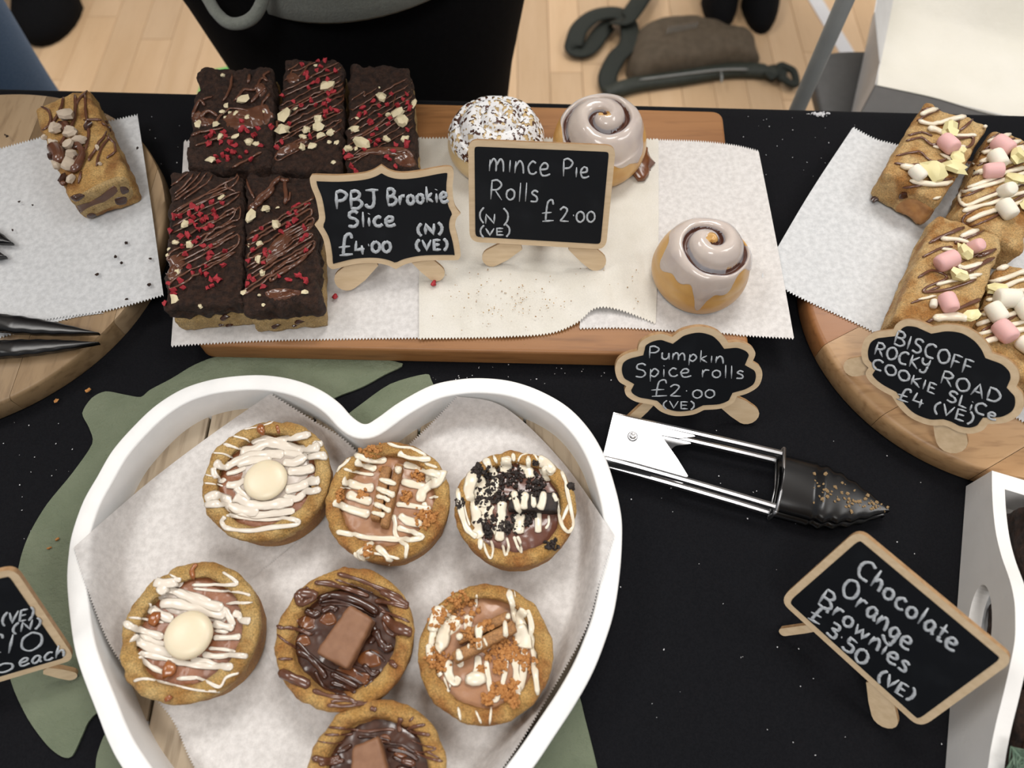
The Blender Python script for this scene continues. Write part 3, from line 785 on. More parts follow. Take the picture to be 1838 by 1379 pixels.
def text_strokes(txt, a, b, h, up=None):
    """polylines in pixels: baseline a>b, cap height h, up = direction of the capitals"""
    a = Vector(a); b = Vector(b)
    tot = sum(G[c][0] for c in txt) + .10 * (len(txt) - 1)
    ex = (b - a) / tot
    if up is None: up = Vector((ex.y, -ex.x)).normalized()
    ey = Vector(up).normalized() * h
    x = 0; out = []
    for c in txt:
        w_, st = G[c]; mode = 'l'
        jy = rnd.uniform(-.04, .04)
        for s in st:
            if isinstance(s, str): mode = s; continue
            pts = [a + ex * (x + px) + ey * (py + jy) for px, py in s]
            out.append(cat(pts, 6) if mode == 'c' and len(pts) > 2 else [p for i in range(len(pts) - 1) for p in (pts[i], pts[i].lerp(pts[i + 1], .5))] + [pts[-1]])
            mode = 'l'
        x += w_ + .10
    return out

def sign(label, outline, feet, hs, lean, lines, legs, inset=.0042, z=lambda p: p, thick=1.0, lw=5):
    z_ = z
    A, B_ = P(*feet[0], hs), P(*feet[1], hs)
    e = (B_ - A).normalized(); back = Vector((-e.y, e.x, 0)); up = Vector((0, 0, cos(lean))) + back * sin(lean); n = e.cross(up).normalized()
    o0 = A + n * .0062
    pts3 = [PP(*p, o0, n) for p in outline]
    loc = [Vector(((p - o0).dot(e), (p - o0).dot(up))) for p in pts3]
    inn = clean(loc, offset(loc, inset))
    t3 = lambda q, k=0: o0 + e * q[0] + up * q[1] + n * k
    cx = sum(p.x for p in loc) / len(loc)
    mn, mx = min(p.x for p in loc), max(p.x for p in loc); lo = min(p.y for p in loc); hi = max(p.y for p in loc)
    base = t3((cx, 0)); base.z = T + hs
    print('SIGN', label[:30], 'w %.3f h %.3f' % (mx - mn, hi - lo), 'low %.3f' % lo)
    s = thing('chalkboard_sign', label, 'sign', base)
    m = M(); fanprism(m, [t3(p) for p in loc], -n, .003)
    o = m.build('wooden_board', MT['ply'], s, smooth=False)
    o.data.materials.append(MT['plydark'])
    for pg in o.data.polygons:
        if abs(pg.normal.dot(n)) < .5: pg.material_index = 1
    m = M(); fanprism(m, [t3(p, .0001) for p in inn], n, .0004)
    m.build('chalkboard_panel', MT['slate'], s, smooth=False)
    m = M()
    for ln in lines:
        txt, a, b, h = ln[:4]; u = ln[4] if len(ln) > 4 else None
        lw2 = ln[5] if len(ln) > 5 else lw
        pa, pb = z(a), z(b)
        sc = (Vector(pb) - Vector(pa)).length / max(1e-6, (Vector(b) - Vector(a)).length)
        for st in text_strokes(txt, pa, pb, h * sc, u):
            w3 = [PP(p.x, p.y, o0, n) + n * .0007 for p in st]
            r = lw2 * pxm(w3[0]) / 2 * thick
            ph = rnd.random() * 99
            tube(m, w3, r, 6, .35, up=n, rv=[r * (1 + .35 * noise.noise(Vector((i * .7, ph, 0)))) for i in range(len(w3))])
    if lines: m.build('chalk_lettering', MT['chalk'], s)
    # two slotted oval legs leaning with the board, feet on the surface
    for foot_px, head_px, wpx in legs:
        ol = o0 - n * .0034
        f3, h3 = PP(*foot_px, ol, n), PP(*head_px, ol, n)
        f0 = Vector(((f3 - o0).dot(e), (f3 - o0).dot(up))); h0_ = Vector(((h3 - o0).dot(e), (h3 - o0).dot(up)))
        ax = (h0_ - f0).normalized(); w2 = Vector((-ax.y, ax.x)); W2 = wpx * pxm(f3) / 2; Ln = max((h0_ - f0).length, W2 * 2.6)
        ow = []
        for k in range(9): a_ = pi / 2 + pi * k / 8; ow.append(f0 + ax * (W2 + W2 * cos(a_) * 1.0) + w2 * (W2 * sin(a_)))
        ow += [f0 + ax * (Ln * .55) - w2 * (W2 * 1.05), f0 + ax * Ln - w2 * W2 * .8, f0 + ax * (Ln * 1.06) , f0 + ax * Ln + w2 * W2 * .7, f0 + ax * (Ln * .55) + w2 * (W2 * .95)]
        m = M(); fanprism(m, [t3(q, -.0034) for q in ow], -n, .003)
        zmin = min(v.z for v in m.v); sh = T + hs + .0002 - zmin
        for v in m.v: v.z += sh
        o = m.build('leg', MT['ply'], s, smooth=False); o.data.materials.append(MT['plydark'])
        for pg in o.data.polygons:
            if abs(pg.normal.dot(n)) < .5: pg.material_index = 1
    # rear strut keeping the board up
    m = M(); q = t3(((A - o0).dot(e) * .5 + (B_ - o0).dot(e) * .5, (lo + hi) * .42), -.0034)
    ft = q + back * .028; ft.z = T + hs + .0003
    hwv = e * .006
    prism(m, [q - hwv, q + hwv, ft + hwv, ft - hwv], (q - ft).cross(hwv).normalized(), .0025)
    zmin = min(v.z for v in m.v)
    if zmin < T + hs:
        for v in m.v: v.z = max(v.z, T + hs + .0002)
    m.build('strut', MT['ply'], s, smooth=False)
    return s

D = math.radians
zp = Z(540, 280, 5.303)
pbj = [(100, 300), (85, 225), (95, 195), (130, 180), (350, 185), (560, 170), (680, 140), (765, 88), (850, 140), (960, 160), (1120, 145), (1300, 110), (1400, 100), (1445, 120), (1455, 180), (1445, 280), (1450, 400), (1470, 480), (1520, 550), (1480, 600), (1470, 680), (1500, 800), (1520, 930), (1510, 975), (1480, 992), (1330, 993), (1150, 1000), (1000, 1030), (905, 1078), (820, 1040), (700, 1020), (520, 1030), (350, 1070), (290, 1075), (250, 1030), (240, 930), (215, 800), (175, 720), (130, 655), (170, 600), (165, 520), (140, 400)]
sharp = {7, 18, 28, 38}
def curve_sharp(pts, sharp, n=4):
    out = []; L = len(pts); V = [Vector(p) for p in pts]
    for i in range(L):
        b, c = V[i], V[(i + 1) % L]; a = V[i - 1] if i not in sharp else b - (c - b); d = V[(i + 2) % L] if (i + 1) % L not in sharp else c + (c - b)
        for k in range(n):
            t = k / n; out.append(0.5 * ((2 * b) + (c - a) * t + (2 * a - 5 * b + 4 * c - d) * t * t + (3 * b - a - 3 * c + d) * t ** 3))
    return out
sign('bracket-shaped chalkboard sign reading PBJ Brookie Slice £4.00', [zp(p) for p in curve_sharp(pbj, sharp)], ((612, 517), (793, 500)), .020, D(29),
     [('PBJ', (330, 500), (735, 488), 165), ('Brookie', (820, 465), (1400, 430), 150), ('Slice', (445, 675), (895, 660), 145), ('£', (360, 945), (500, 940), 200), ('4', (515, 935), (615, 925), 125),
      ('·', (625, 895), (665, 895), 95), ('00', (670, 915), (860, 912), 100), ('(N)', (1110, 745), (1350, 738), 100), ('(VE)', (1095, 895), (1398, 888), 95)], [((608, 520), (668, 470), 42), ((795, 503), (742, 462), 32)], z=zp, lw=6.2)
zm = Z(790, 160, 4.056)
mr = [tuple(p) for p in roundpoly([Vector(zm(p)) for p in ((203, 368), (1280, 412), (1207, 1170), (214, 1112))], 19)]
sign('rectangular chalkboard sign reading Mince Pie Rolls £2.00', mr, ((873, 474), (1077, 482)), .020, D(29),
     [('mınce', (350, 598), (795, 625), 150), ('Pıe', (888, 632), (1080, 640), 125), ('Rolls', (358, 798), (715, 822), 138), ('(', (285, 965), (325, 965), 95), ('N', (322, 975), (410, 975), 70), (')', (455, 975), (500, 975), 105),
      ('(', (290, 1070), (325, 1070), 75), ('VE', (330, 1060), (465, 1060), 50), (')', (475, 1065), (510, 1065), 75),
      ('£', (738, 965), (830, 965), 155), ('2', (865, 965), (938, 965), 105), ('·', (955, 960), (985, 960), 85), ('00', (985, 962), (1128, 968), 78)], [((868, 474), (930, 440), 34), ((1083, 483), (1028, 442), 36)], z=zm, lw=3.6)
zc = Z(1070, 560, 3.2246)
cl1 = [(175, 430), (130, 400), (110, 340), (125, 280), (175, 243), (240, 225), (255, 178), (310, 142), (380, 128), (440, 145), (500, 105), (600, 85), (690, 105), (740, 145), (765, 178), (830, 175), (895, 200), (922, 240), (905, 290), (950, 320), (962, 370), (940, 430), (880, 470), (815, 490), (790, 530), (720, 560), (625, 568), (560, 595), (460, 603), (380, 580), (330, 540), (290, 532), (230, 520), (180, 490), (165, 455)]
sh1 = {0, 5, 9, 14, 18, 23, 26, 30}
sign('cloud-shaped chalkboard sign reading Pumpkin Spice rolls £2.00 in front of the acacia board', [zc(p) for p in curve_sharp(cl1, sh1)], ((1133, 758), (1352, 756)), .0003, D(29),
     [('Pumpkın', (300, 262), (740, 295), 68), ('Spice', (222, 372), (545, 372), 78), ('rolls', (605, 378), (855, 383), 75), ('£', (315, 490), (412, 490), 95), ('2', (420, 488), (492, 488), 68), ('·', (508, 485), (535, 485), 60), ('00', (553, 495), (688, 492), 48), ('(VE)', (385, 555), (568, 560), 42)], [((1128, 760), (1178, 712), 20), ((1356, 756), (1298, 720), 40)], z=zc, lw=3.2)
zb = Z(1360, 550, 3.845)
cl2 = [(765, 425), (728, 385), (715, 325), (722, 270), (745, 220), (800, 182), (870, 170), (935, 162), (960, 120), (1020, 92), (1100, 97), (1160, 120), (1205, 140), (1310, 125), (1430, 142), (1530, 200), (1592, 270), (1618, 322), (1720, 362), (1790, 430), (1805, 500), (1785, 555), (1830, 610), (1835, 690), (1800, 755), (1720, 800), (1640, 812), (1590, 812), (1550, 858), (1470, 880), (1380, 865), (1320, 835), (1280, 822), (1180, 820), (1060, 772), (980, 700), (925, 620), (835, 570), (770, 515), (745, 465)]
sh2 = {0, 7, 12, 17, 21, 27, 32, 36}
u2 = (.30, -.95)
sign('cloud-shaped chalkboard sign about rocky road cookie slices, £4, on the right round board', [zb(p) for p in curve_sharp(cl2, sh2)], ((1520, 667), (1708, 812)), .0212, D(29),
     [('BISCOFF', (935, 252), (1470, 475), 95, u2), ('ROCKY', (800, 330), (1175, 455), 85, u2), ('ROAD', (1255, 525), (1665, 675), 88, u2), ('COOKIE', (785, 418), (1225, 605), 68, u2), ('SLiCe', (1300, 645), (1640, 785), 75, u2),
      ('£4', (955, 635), (1140, 700), 88, u2), ('(VE)', (1210, 725), (1480, 812), 75, u2)], [((1514, 664), (1592, 648), 34), ((1712, 817), (1688, 752), 50)], z=zb, lw=4.2)
zo = Z(1360, 830, 2.5126)
oc = [tuple(p) for p in roundpoly([Vector(zo(p)) for p in ((452, 303), (1160, 893), (733, 1202), (95, 622))], 24)]
u3 = (.55, -.83)
sign('tilted rectangular chalkboard sign reading Chocolate Orange Brownies £3.50', oc, ((1405, 1138), (1588, 1303)), .0003, D(29),
     [('Chocolate', (438, 497), (880, 855), 84, u3), ('Orange', (368, 582), (675, 850), 84, u3), ('Brownies', (268, 630), (665, 950), 78, u3), ('£', (222, 700), (280, 735), 80, u3), ('3·50', (305, 765), (480, 918), 62, u3), ('(VE)', (535, 978), (690, 1075), 55, u3)], [((1400, 1136), (1482, 1124), 15), ((1592, 1308), (1570, 1228), 44)], z=zo, lw=6.2)
zl = Z(0, 620, 1.8175)
lc = [tuple(p) for p in roundpoly([Vector(p) for p in ((-205, 1070), (26, 1021), (136, 1184), (-160, 1272))], 20)]
u4 = (.18, -.98)
sign('half-hidden chalkboard sign ending in £10, each, at the left edge on the green mat', lc, ((-90, 1282), (130, 1216)), .0017, D(29),
     [('(VE)', (5, 912), (108, 888), 38, u4), ('(N)', (40, 938), (132, 915), 32, u4), ('£10', (-70, 1010), (138, 990), 62, u4), ('£1·50', (-230, 1100), (45, 1060), 30, u4), ('each', (60, 1048), (212, 1012), 42, u4)], [((137, 1216), (80, 1205), 24), ((-100, 1290), (-60, 1262), 24)], z=zl, lw=4.6)
# ---------------- chocolate brookie slices ----------------
def chunk_mesh(name, seed, mt, amp=.35, flat=.55, seg=7, rings=5):
    m = M(); blob(m, Vector((0, 0, 0)), .5, .36, .5 * flat, seed, amp=amp, ns=1.1, rings=rings, seg=seg)
    me = bpy.data.meshes.new(name); me.from_pydata([tuple(v) for v in m.v], [], m.f); me.polygons.foreach_set('use_smooth', [True] * len(me.polygons)); me.set_sharp_from_angle(angle=.6); me.materials.append(mt); return me
NUTS = [chunk_mesh('white_chocolate_chunk', i * 3.1, MT['nut'], .8) for i in range(6)]
NUTY = [chunk_mesh('white_chocolate_chunk', i * 4.7 + 1, MT['nutY'], .7) for i in range(4)]
RASP = [chunk_mesh('raspberry_piece', i * 2.3 + 9, MT['rasp'], 1.1, .8, 6, 4) for i in range(5)]
CHIP = [chunk_mesh('chocolate_chip', i * 2.9 + 5, MT['darkchoc'], .5, .9, 8, 5) for i in range(3)]
def place(meshes, name, parent, p, size, lift=.15, tilt=.3):
    me = rnd.choice(meshes)
    return inst(name, me, parent, p + Vector((0, 0, size * lift)), (rnd.uniform(-tilt, tilt), rnd.uniform(-tilt, tilt), rnd.random() * 6.28), (size * rnd.uniform(.9, 1.2), size * rnd.uniform(.85, 1.25), size * .8))

def merge(*ms):
    m = M()
    for q in ms: m.add(q.v, q.f)
    return m
def quadpt(q, s, t):   # s across, t 0 front .. 1 back, in pixels or world
    bl, br, fr, fl = [Vector(a) for a in q]
    return (fl * (1 - s) + fr * s) * (1 - t) + (bl * (1 - s) + br * s) * t

def brookie(label, q, h0, h1, z, nuts, rasps, drizzle, pools, seed, chips=()):
    w = [P(u, v, h1) for u, v in q]
    cx = sum(p.x for p in w) / 4; cy = sum(p.y for p in w) / 4
    t = thing('brookie_slice', label, 'slice', (cx, cy, T + h0), 'chocolate brookie slices on the acacia board')
    mid = h0 + (h1 - h0) * .50
    base = rbox(w, T + h0, T + mid, .002, .0012, 120, seed + 3, .0028); base.build('cookie_layer', MT['blondie'], t)
    e = .0008
    top = rbox(w, T + mid - .001, T + h1, .004, .0030, 95, seed, .0015)
    for v in top.v:    # coarse crumb on top and a ragged lower skirt
        v.z += .0016 * fn(v, 60, seed + 7, 3) + .0010 * fn(v, 420, seed, 3) if v.z > T + mid + .006 else .0022 * fn((v.x, v.y, 0), 70, seed + 11, 2)
    top.build('brownie_layer', MT['brownie'], t)
    bv = merge(top, base).bvh()
    for i, pl in enumerate(pools):
        m = M(); puddle(m, [z(p) for p in pl], .0012, bv, wob=.3, seed=seed); m.build('chocolate_pool', MT['drizz'], t)
    m = M()
    for d in drizzle: stroke(m, [z(p) for p in d[0]], d[1] / zs * 1.2, bv, 4, .8, rs=rnd, lift=.7)
    m.build('chocolate_drizzle', MT['drizz'], t)
    for x_, y_, s_ in nuts:
        h = hit(*z((x_, y_)), bv)
        if h: place(NUTS, 'white_chocolate_chunk', t, h, s_ / zs * pxm(h) * 1.3, .2)
    for x_, y_ in rasps:
        h = hit(*z((x_, y_)), bv)
        if h: place(RASP, 'raspberry_piece', t, h, rnd.uniform(.0040, .0058), .28, 1)
    for x_, y_, s_ in chips:
        h = hit(*z((x_, y_)), bv)
        if h: inst('chocolate_chip', rnd.choice(CHIP), t, h + Vector((0, .0006, 0)), (1.57, 0, rnd.random() * .6), (s_ / zs * pxm(h), s_ / zs * pxm(h) * .8, .0042))
    return t

def diag(s0, s1, n, x0, x1, slope, w, jit=14, seed=0):
    """parallel slanted drizzle lines in zoom coordinates"""
    R_ = random.Random(seed); out = []; pts = []
    for i in range(n):
        y = s0 + (s1 - s0) * i / max(1, n - 1)
        xa, xb = x0 + R_.uniform(-jit, jit) * 2, x1 + R_.uniform(-jit, jit) * 2
        l = [(xa + (xb - xa) * k / 4, y - slope * (xb - xa) * k / 4 + R_.uniform(-jit, jit) * .6) for k in range(5)]
        if i % 2: l = l[::-1]
        pts += l
        if R_.random() < .35: out.append((pts, w * R_.uniform(.8, 1.3))); pts = []
    if pts: out.append((pts, w))
    return out

H0, H1 = .0196, .050
zs = 4.179; z3 = Z(270, 290, 4.179)
brookie('nearest left chocolate slice, drizzle lines at its back end and many red raspberry bits', [(306, 302), (437, 316), (435, 540), (294, 553)], H0, H1, z3,
        [(540, 275, 50), (265, 480, 60), (190, 615, 45), (300, 625, 50), (140, 660, 25), (135, 705, 25), (205, 830, 38), (185, 1035, 60), (375, 1090, 30)],
        [(315, 340), (350, 365), (390, 350), (465, 310), (185, 415), (225, 415), (300, 400), (325, 425), (375, 405), (425, 440), (490, 410), (495, 430), (340, 480), (370, 515), (425, 510), (460, 490), (150, 530), (140, 575), (230, 570), (290, 565), (370, 580), (240, 635), (345, 610), (405, 640), (460, 640), (565, 680), (270, 700), (450, 700), (440, 730), (300, 795), (425, 790), (550, 785), (325, 845), (385, 840), (420, 855), (230, 895), (135, 925), (510, 890), (180, 970), (250, 950), (465, 895), (430, 955), (465, 940), (180, 1000), (115, 1070), (545, 320), (480, 380), (280, 550), (400, 450), (310, 455)],
        [([(160, 190), (250, 120), (310, 60), (350, 40), (280, 160), (180, 250)], 14), ([(190, 270), (300, 180), (400, 60), (450, 40), (380, 150), (300, 220), (180, 300)], 14), ([(250, 290), (420, 170), (500, 60), (560, 40), (575, 120), (560, 210)], 14), ([(200, 380), (330, 300), (480, 230), (560, 200), (640, 230)], 14), ([(190, 410), (400, 300), (570, 240)], 13)]
        + diag(420, 960, 11, 130, 640, .55, 15, 16, 1) + diag(480, 800, 6, 420, 660, .5, 13, 12, 5) + [([(700, 60), (560, 40), (580, 200)], 12)],
        [[(110, 780), (160, 700), (250, 700), (260, 760), (220, 850), (140, 900)], [(90, 940), (130, 870), (170, 930), (130, 1010), (90, 1010)]], 1,
        [(560, 1170, 90), (590, 1225, 60), (530, 1225, 50)])
brookie('nearest right chocolate slice, big chocolate loop at its back end, beside the bracket-shaped sign', [(441, 307), (570, 318), (572, 543), (437, 556)], H0, H1, z3,
        [(755, 430, 70), (870, 365, 60), (950, 480, 65), (820, 620, 45), (810, 745, 55), (840, 840, 45), (1170, 985, 40), (705, 985, 40), (740, 635, 20), (955, 350, 25), (820, 1005, 20), (850, 1080, 25)],
        [(1040, 400), (1085, 350), (1110, 330), (1180, 335), (1095, 390), (830, 505), (1040, 480), (985, 540), (1090, 455), (1165, 510), (795, 580), (1160, 570), (1140, 600), (775, 670), (860, 675), (905, 690), (875, 715), (850, 770), (1170, 680), (745, 875), (690, 910), (735, 935), (775, 895), (855, 945), (965, 865), (1115, 865), (1045, 895), (1170, 890), (740, 750), (1180, 560), (1170, 910), (1030, 500)],
        [([(780, 330), (880, 230), (960, 140), (1000, 70), (1050, 90), (1030, 150), (980, 140)], 32), ([(780, 340), (860, 290), (930, 200)], 34), ([(1020, 100), (1010, 180), (1020, 260), (1010, 330)], 22), ([(1050, 230), (1040, 290), (1010, 300)], 16), ([(720, 60), (730, 170), (780, 280)], 16)]
        + diag(560, 1000, 11, 720, 1200, .6, 16, 16, 2) + diag(640, 900, 5, 900, 1200, .7, 20, 14, 6),
        [[(900, 620), (1000, 520), (1090, 500), (1040, 620), (930, 740), (850, 760)], [(850, 980), (960, 950), (1080, 960), (1150, 980), (1000, 1040), (900, 1030)], [(720, 350), (800, 290), (860, 280), (800, 350), (740, 390)]], 2,
        [(945, 1230, 90), (1080, 1230, 50), (1120, 1200, 90)])
zs = 5.303; z2 = Z(270, 80, 5.303)
brookie('back left chocolate slice with bare crumbly back end and red cluster at front', [(357, 122), (489, 117), (495, 302), (332, 302)], H0, H1, z2,
        [(880, 540, 75), (725, 595, 50), (690, 650, 50), (755, 655, 35), (815, 665, 45), (715, 700, 30), (925, 695, 50), (1080, 640, 30), (460, 760, 55), (630, 765, 65), (665, 885, 60), (805, 890, 55), (945, 935, 90), (1010, 955, 60), (575, 1110, 75), (690, 300, 40)],
        [(880, 745), (600, 850), (540, 890), (555, 960), (705, 840), (720, 890), (680, 940), (760, 945), (815, 970), (740, 1010), (790, 1040), (860, 1080), (920, 1030), (965, 1105), (740, 1080), (650, 1120), (630, 1075), (690, 1060), (740, 1110), (930, 830), (870, 820), (1030, 810), (1145, 790), (1060, 970), (1000, 870), (570, 880), (560, 940), (990, 880)],
        [([(350, 820), (400, 700), (470, 540), (520, 590)], 26), ([(480, 700), (560, 640), (640, 690)], 30), ([(350, 900), (450, 850), (560, 830), (700, 800)], 26), ([(430, 970), (600, 920), (780, 880)], 22), ([(690, 550), (760, 430), (780, 290)], 20), ([(930, 380), (950, 290)], 26), ([(800, 550), (900, 440), (1000, 440), (1060, 330), (1110, 350), (1080, 300), (1140, 260)], 24), ([(960, 560), (1050, 460), (1100, 420)], 26), ([(1080, 760), (1060, 600), (1140, 470)], 24), ([(780, 1180), (950, 1090), (1060, 1030)], 22), ([(600, 770), (760, 620), (960, 640)], 20), ([(500, 530), (600, 500)], 22)],
        [[(680, 700), (800, 620), (950, 600), (1100, 560), (1180, 640), (1150, 740), (1000, 790), (850, 820), (720, 780)], [(380, 700), (450, 620), (530, 700), (620, 720), (560, 780), (430, 760)], [(980, 400), (1070, 360), (1110, 440), (1040, 500)]], 3)
zs = 5.517; z4 = Z(480, 80, 5.517)
brookie('back middle chocolate slice, drizzled right to its back edge, with the most white chunks', [(513, 103), (616, 110), (612, 306), (484, 304)], H0, H1 + .001, z4,
        [(600, 435, 130), (180, 710, 115), (160, 855, 110), (385, 855, 75), (505, 755, 75), (500, 825, 100), (350, 920, 55), (525, 915, 70), (625, 885, 65), (350, 1025, 80), (450, 1020, 75), (655, 1170, 45), (480, 215, 35), (610, 975, 40), (690, 975, 40), (270, 645, 35)],
        [(355, 205), (505, 170), (570, 170), (530, 230), (490, 265), (595, 270), (680, 280), (385, 295), (400, 335), (500, 370), (455, 390), (600, 365), (415, 440), (600, 500), (670, 490), (155, 515), (265, 575), (435, 555), (340, 610), (570, 605), (480, 615), (610, 560), (625, 645), (580, 675), (695, 670), (570, 725), (225, 800), (430, 925), (150, 980), (100, 1030), (45, 1100), (650, 490), (440, 575)],
        [([(120, 270), (200, 260), (290, 210), (370, 110), (400, 110)], 16), ([(140, 390), (210, 340), (300, 330), (420, 200), (470, 110)], 16), ([(240, 330), (240, 270), (330, 250), (560, 150), (680, 140)], 15)] + diag(500, 1150, 13, 110, 730, .5, 15, 14, 3),
        [[(60, 1110), (150, 1010), (300, 950), (420, 930), (330, 1020), (180, 1090)], [(180, 320), (260, 280), (330, 330), (230, 390)]], 4)
brookie('back right chocolate slice with two bumps at its bare back edge', [(627, 113), (736, 118), (751, 304), (617, 306)], H0, H1, z4,
        [(1135, 530, 100), (1285, 690, 105), (1340, 780, 105), (1200, 700, 50), (860, 845, 80), (930, 990, 120), (810, 1040, 70), (880, 1040, 40), (1180, 950, 75), (1360, 950, 75), (1450, 590, 60), (1110, 430, 20), (890, 735, 30)],
        [(1230, 505), (1380, 505), (1345, 555), (1050, 580), (1110, 620), (1185, 605), (1290, 615), (1410, 640), (1390, 590), (950, 635), (975, 690), (915, 710), (1115, 715), (1215, 740), (795, 750), (1020, 770), (1025, 795), (1200, 795), (770, 890), (1085, 845), (1390, 860), (1050, 905), (1020, 970), (1070, 1000), (1105, 960), (965, 1050), (1280, 1005), (1380, 1000), (1250, 1070), (770, 1070), (785, 1135), (830, 1110), (1180, 1120), (1210, 1145), (835, 1220), (870, 1260), (1275, 1220)],
        [([(830, 560), (960, 470), (960, 520), (1090, 430)], 12), ([(750, 930), (850, 930), (1000, 860), (1150, 770)], 24), ([(780, 1150), (900, 1120), (1000, 1080), (1200, 1080)], 24), ([(1260, 1080), (1380, 1060), (1440, 1130)], 30), ([(1240, 640), (1270, 500)], 12)] + diag(700, 1200, 9, 800, 1440, .6, 13, 16, 4),
        [[(850, 1090), (1000, 1030), (1200, 1010), (1400, 1030), (1450, 1120), (1300, 1110), (1050, 1090)], [(1250, 1120), (1400, 1060), (1480, 1180), (1400, 1220), (1300, 1190)]], 5)

# ---------------- cookie bars with marshmallows / honeycomb ----------------
def mallow_mesh(name, mt):
    m = M(); n = 12; prof = [(0, 0), (.34, 0), (.44, .05), (.49, .2), (.5, .5), (.49, .8), (.44, .95), (.34, 1), (0, 1)]
    vs = []; fs = []
    for r_, z_ in prof:
        for k in range(n): a = 2 * pi * k / n; vs.append((r_ * cos(a), r_ * sin(a), z_ - .5))
    for i in range(len(prof) - 1):
        for k in range(n): a = i * n + k; b = i * n + (k + 1) % n; fs.append((a, b, b + n, a + n))
    m.add(vs, fs); me = bpy.data.meshes.new(name); me.from_pydata([tuple(v) for v in m.v], [], m.f); me.polygons.foreach_set('use_smooth', [True] * len(me.polygons)); me.materials.append(mt); return me
MAL = {'p': mallow_mesh('marshmallow', MT['mallowP']), 'w': mallow_mesh('marshmallow', MT['mallowW'])}
def cookie_slice(name, label, q, h0, h1, mt, z, white, dark, items, seed, chips, group):
    w = [P(u, v, h1) for u, v in q]
    cx = sum(p.x for p in w) / 4; cy = sum(p.y for p in w) / 4
    t = thing(name, label, 'slice', (cx, cy, T + h0), group)
    b = rbox(w, T + h0, T + h1, .0045, .0018, 110, seed, .0024)
    for v in b.v:
        if v.z > T + h1 - .006: v.z += .0014 * fn(v, 38, seed + 2, 3)
    b.build('cookie_body', mt, t); bv = b.bvh()
    for lst, nm, mm in ((white, 'white_drizzle', 'whiteice'), (dark, 'chocolate_drizzle', 'drizz')):
        if lst:
            m = M()
            for d in lst: stroke(m, [z(p) for p in d[0]], d[1] / zs * 1.25, bv, 4, .7, lift=.9)
            m.build(nm, MT[mm], t)
    bv2 = bv
    for kind, x_, y_, s_, *r in items:
        h = hit(*z((x_, y_)), bv2)
        if not h: continue
        sz = s_ / zs * pxm(h)
        if kind in 'pw':
            rot = r[0] if r else rnd.random() * 3
            inst('marshmallow', MAL[kind], t, h + Vector((0, 0, sz * .36)), (1.57 + rnd.uniform(-.3, .3) if not (r and len(r) > 1) else .4, rnd.uniform(-.2, .2), rot), (sz * .84, sz * .84, sz * .95), )
        elif kind == 'y': place(NUTY, 'white_chocolate_chunk', t, h, sz * 1.3, .3)
        elif kind == 'h': 
            place(HONEY, 'honeycomb_chunk', t, h, sz * 1.15, .3)
        elif kind == 'd': place(CHIP, 'chocolate_chunk', t, h, sz, .15)
    for x_, y_, s_ in chips:
        h = hit(*z((x_, y_)), bv)
        if h: inst('chocolate_chip', rnd.choice(CHIP), t, h + Vector((0, .0008, 0)), (1.57, 0, .3), (s_ / zs * pxm(h), s_ / zs * pxm(h) * .8, .0055))
    return t, bv
HONEY = [chunk_mesh('honeycomb_chunk', i * 2.1 + 3, MT['honey'], .5, .9, 8, 6) for i in range(4)]
zs = 3.065; zr = Z(1360, 170, 3.065)
g = 'marshmallow cookie slices on the right round board'
ta, ba = cookie_slice('marshmallow_slice', 'back left marshmallow cookie slice with its cut front face on the parchment', [(1663, 181), (1777, 222), (1688, 364), (1586, 308)], .0222, .050, MT['cookiebarR'], zr,
    [([(890, 120), (960, 90), (1050, 85)], 26), ([(880, 150), (960, 170), (1040, 150), (1120, 130), (1200, 120), (1260, 150)], 24), ([(930, 190), (1000, 210), (1060, 240)], 26), ([(1180, 100), (1230, 110), (1270, 150), (1240, 190)], 34), ([(1060, 230), (1130, 230), (1200, 230)], 20), ([(960, 290), (1060, 300), (1140, 290)], 18), ([(780, 400), (900, 420), (1000, 400), (1100, 440)], 30), ([(830, 480), (960, 500), (1080, 490)], 26), ([(1000, 330), (1080, 370)], 18), ([(960, 580), (1050, 550)], 14)],
    [([(870, 150), (960, 100), (1100, 60), (1040, 50), (930, 80), (900, 100), (1000, 90), (1110, 60)], 12), ([(1090, 210), (1110, 130), (1130, 80), (1200, 90), (1180, 140), (1100, 210)], 11), ([(810, 260), (900, 240), (960, 280), (1080, 250), (1180, 240), (1160, 290), (1080, 290)], 13), ([(760, 340), (880, 320), (960, 370), (1060, 350), (1120, 330)], 12), ([(750, 380), (840, 390), (960, 380), (1040, 370)], 12), ([(790, 520), (900, 500), (960, 480), (1100, 460)], 14), ([(820, 230), (900, 210), (960, 230)], 10), ([(1000, 50), (1100, 60)], 10), ([(980, 580), (1060, 560)], 9)],
    [('y', 1040, 220, 90), ('p', 1030, 300, 110, .3), ('y', 1110, 325, 50), ('y', 1080, 365, 65), ('w', 865, 455, 90, .6), ('y', 960, 455, 110), ('y', 1070, 420, 90)], 21,
    [(655, 575, 75), (812, 552, 75), (770, 685, 75)], g)
patch(ta, ba, zr, [[(790, 590), (860, 575), (950, 620), (985, 650), (930, 700), (880, 735), (800, 700), (755, 640)]], 'fudge', 'fudge_centre', .0005, zt=.03, face=True)
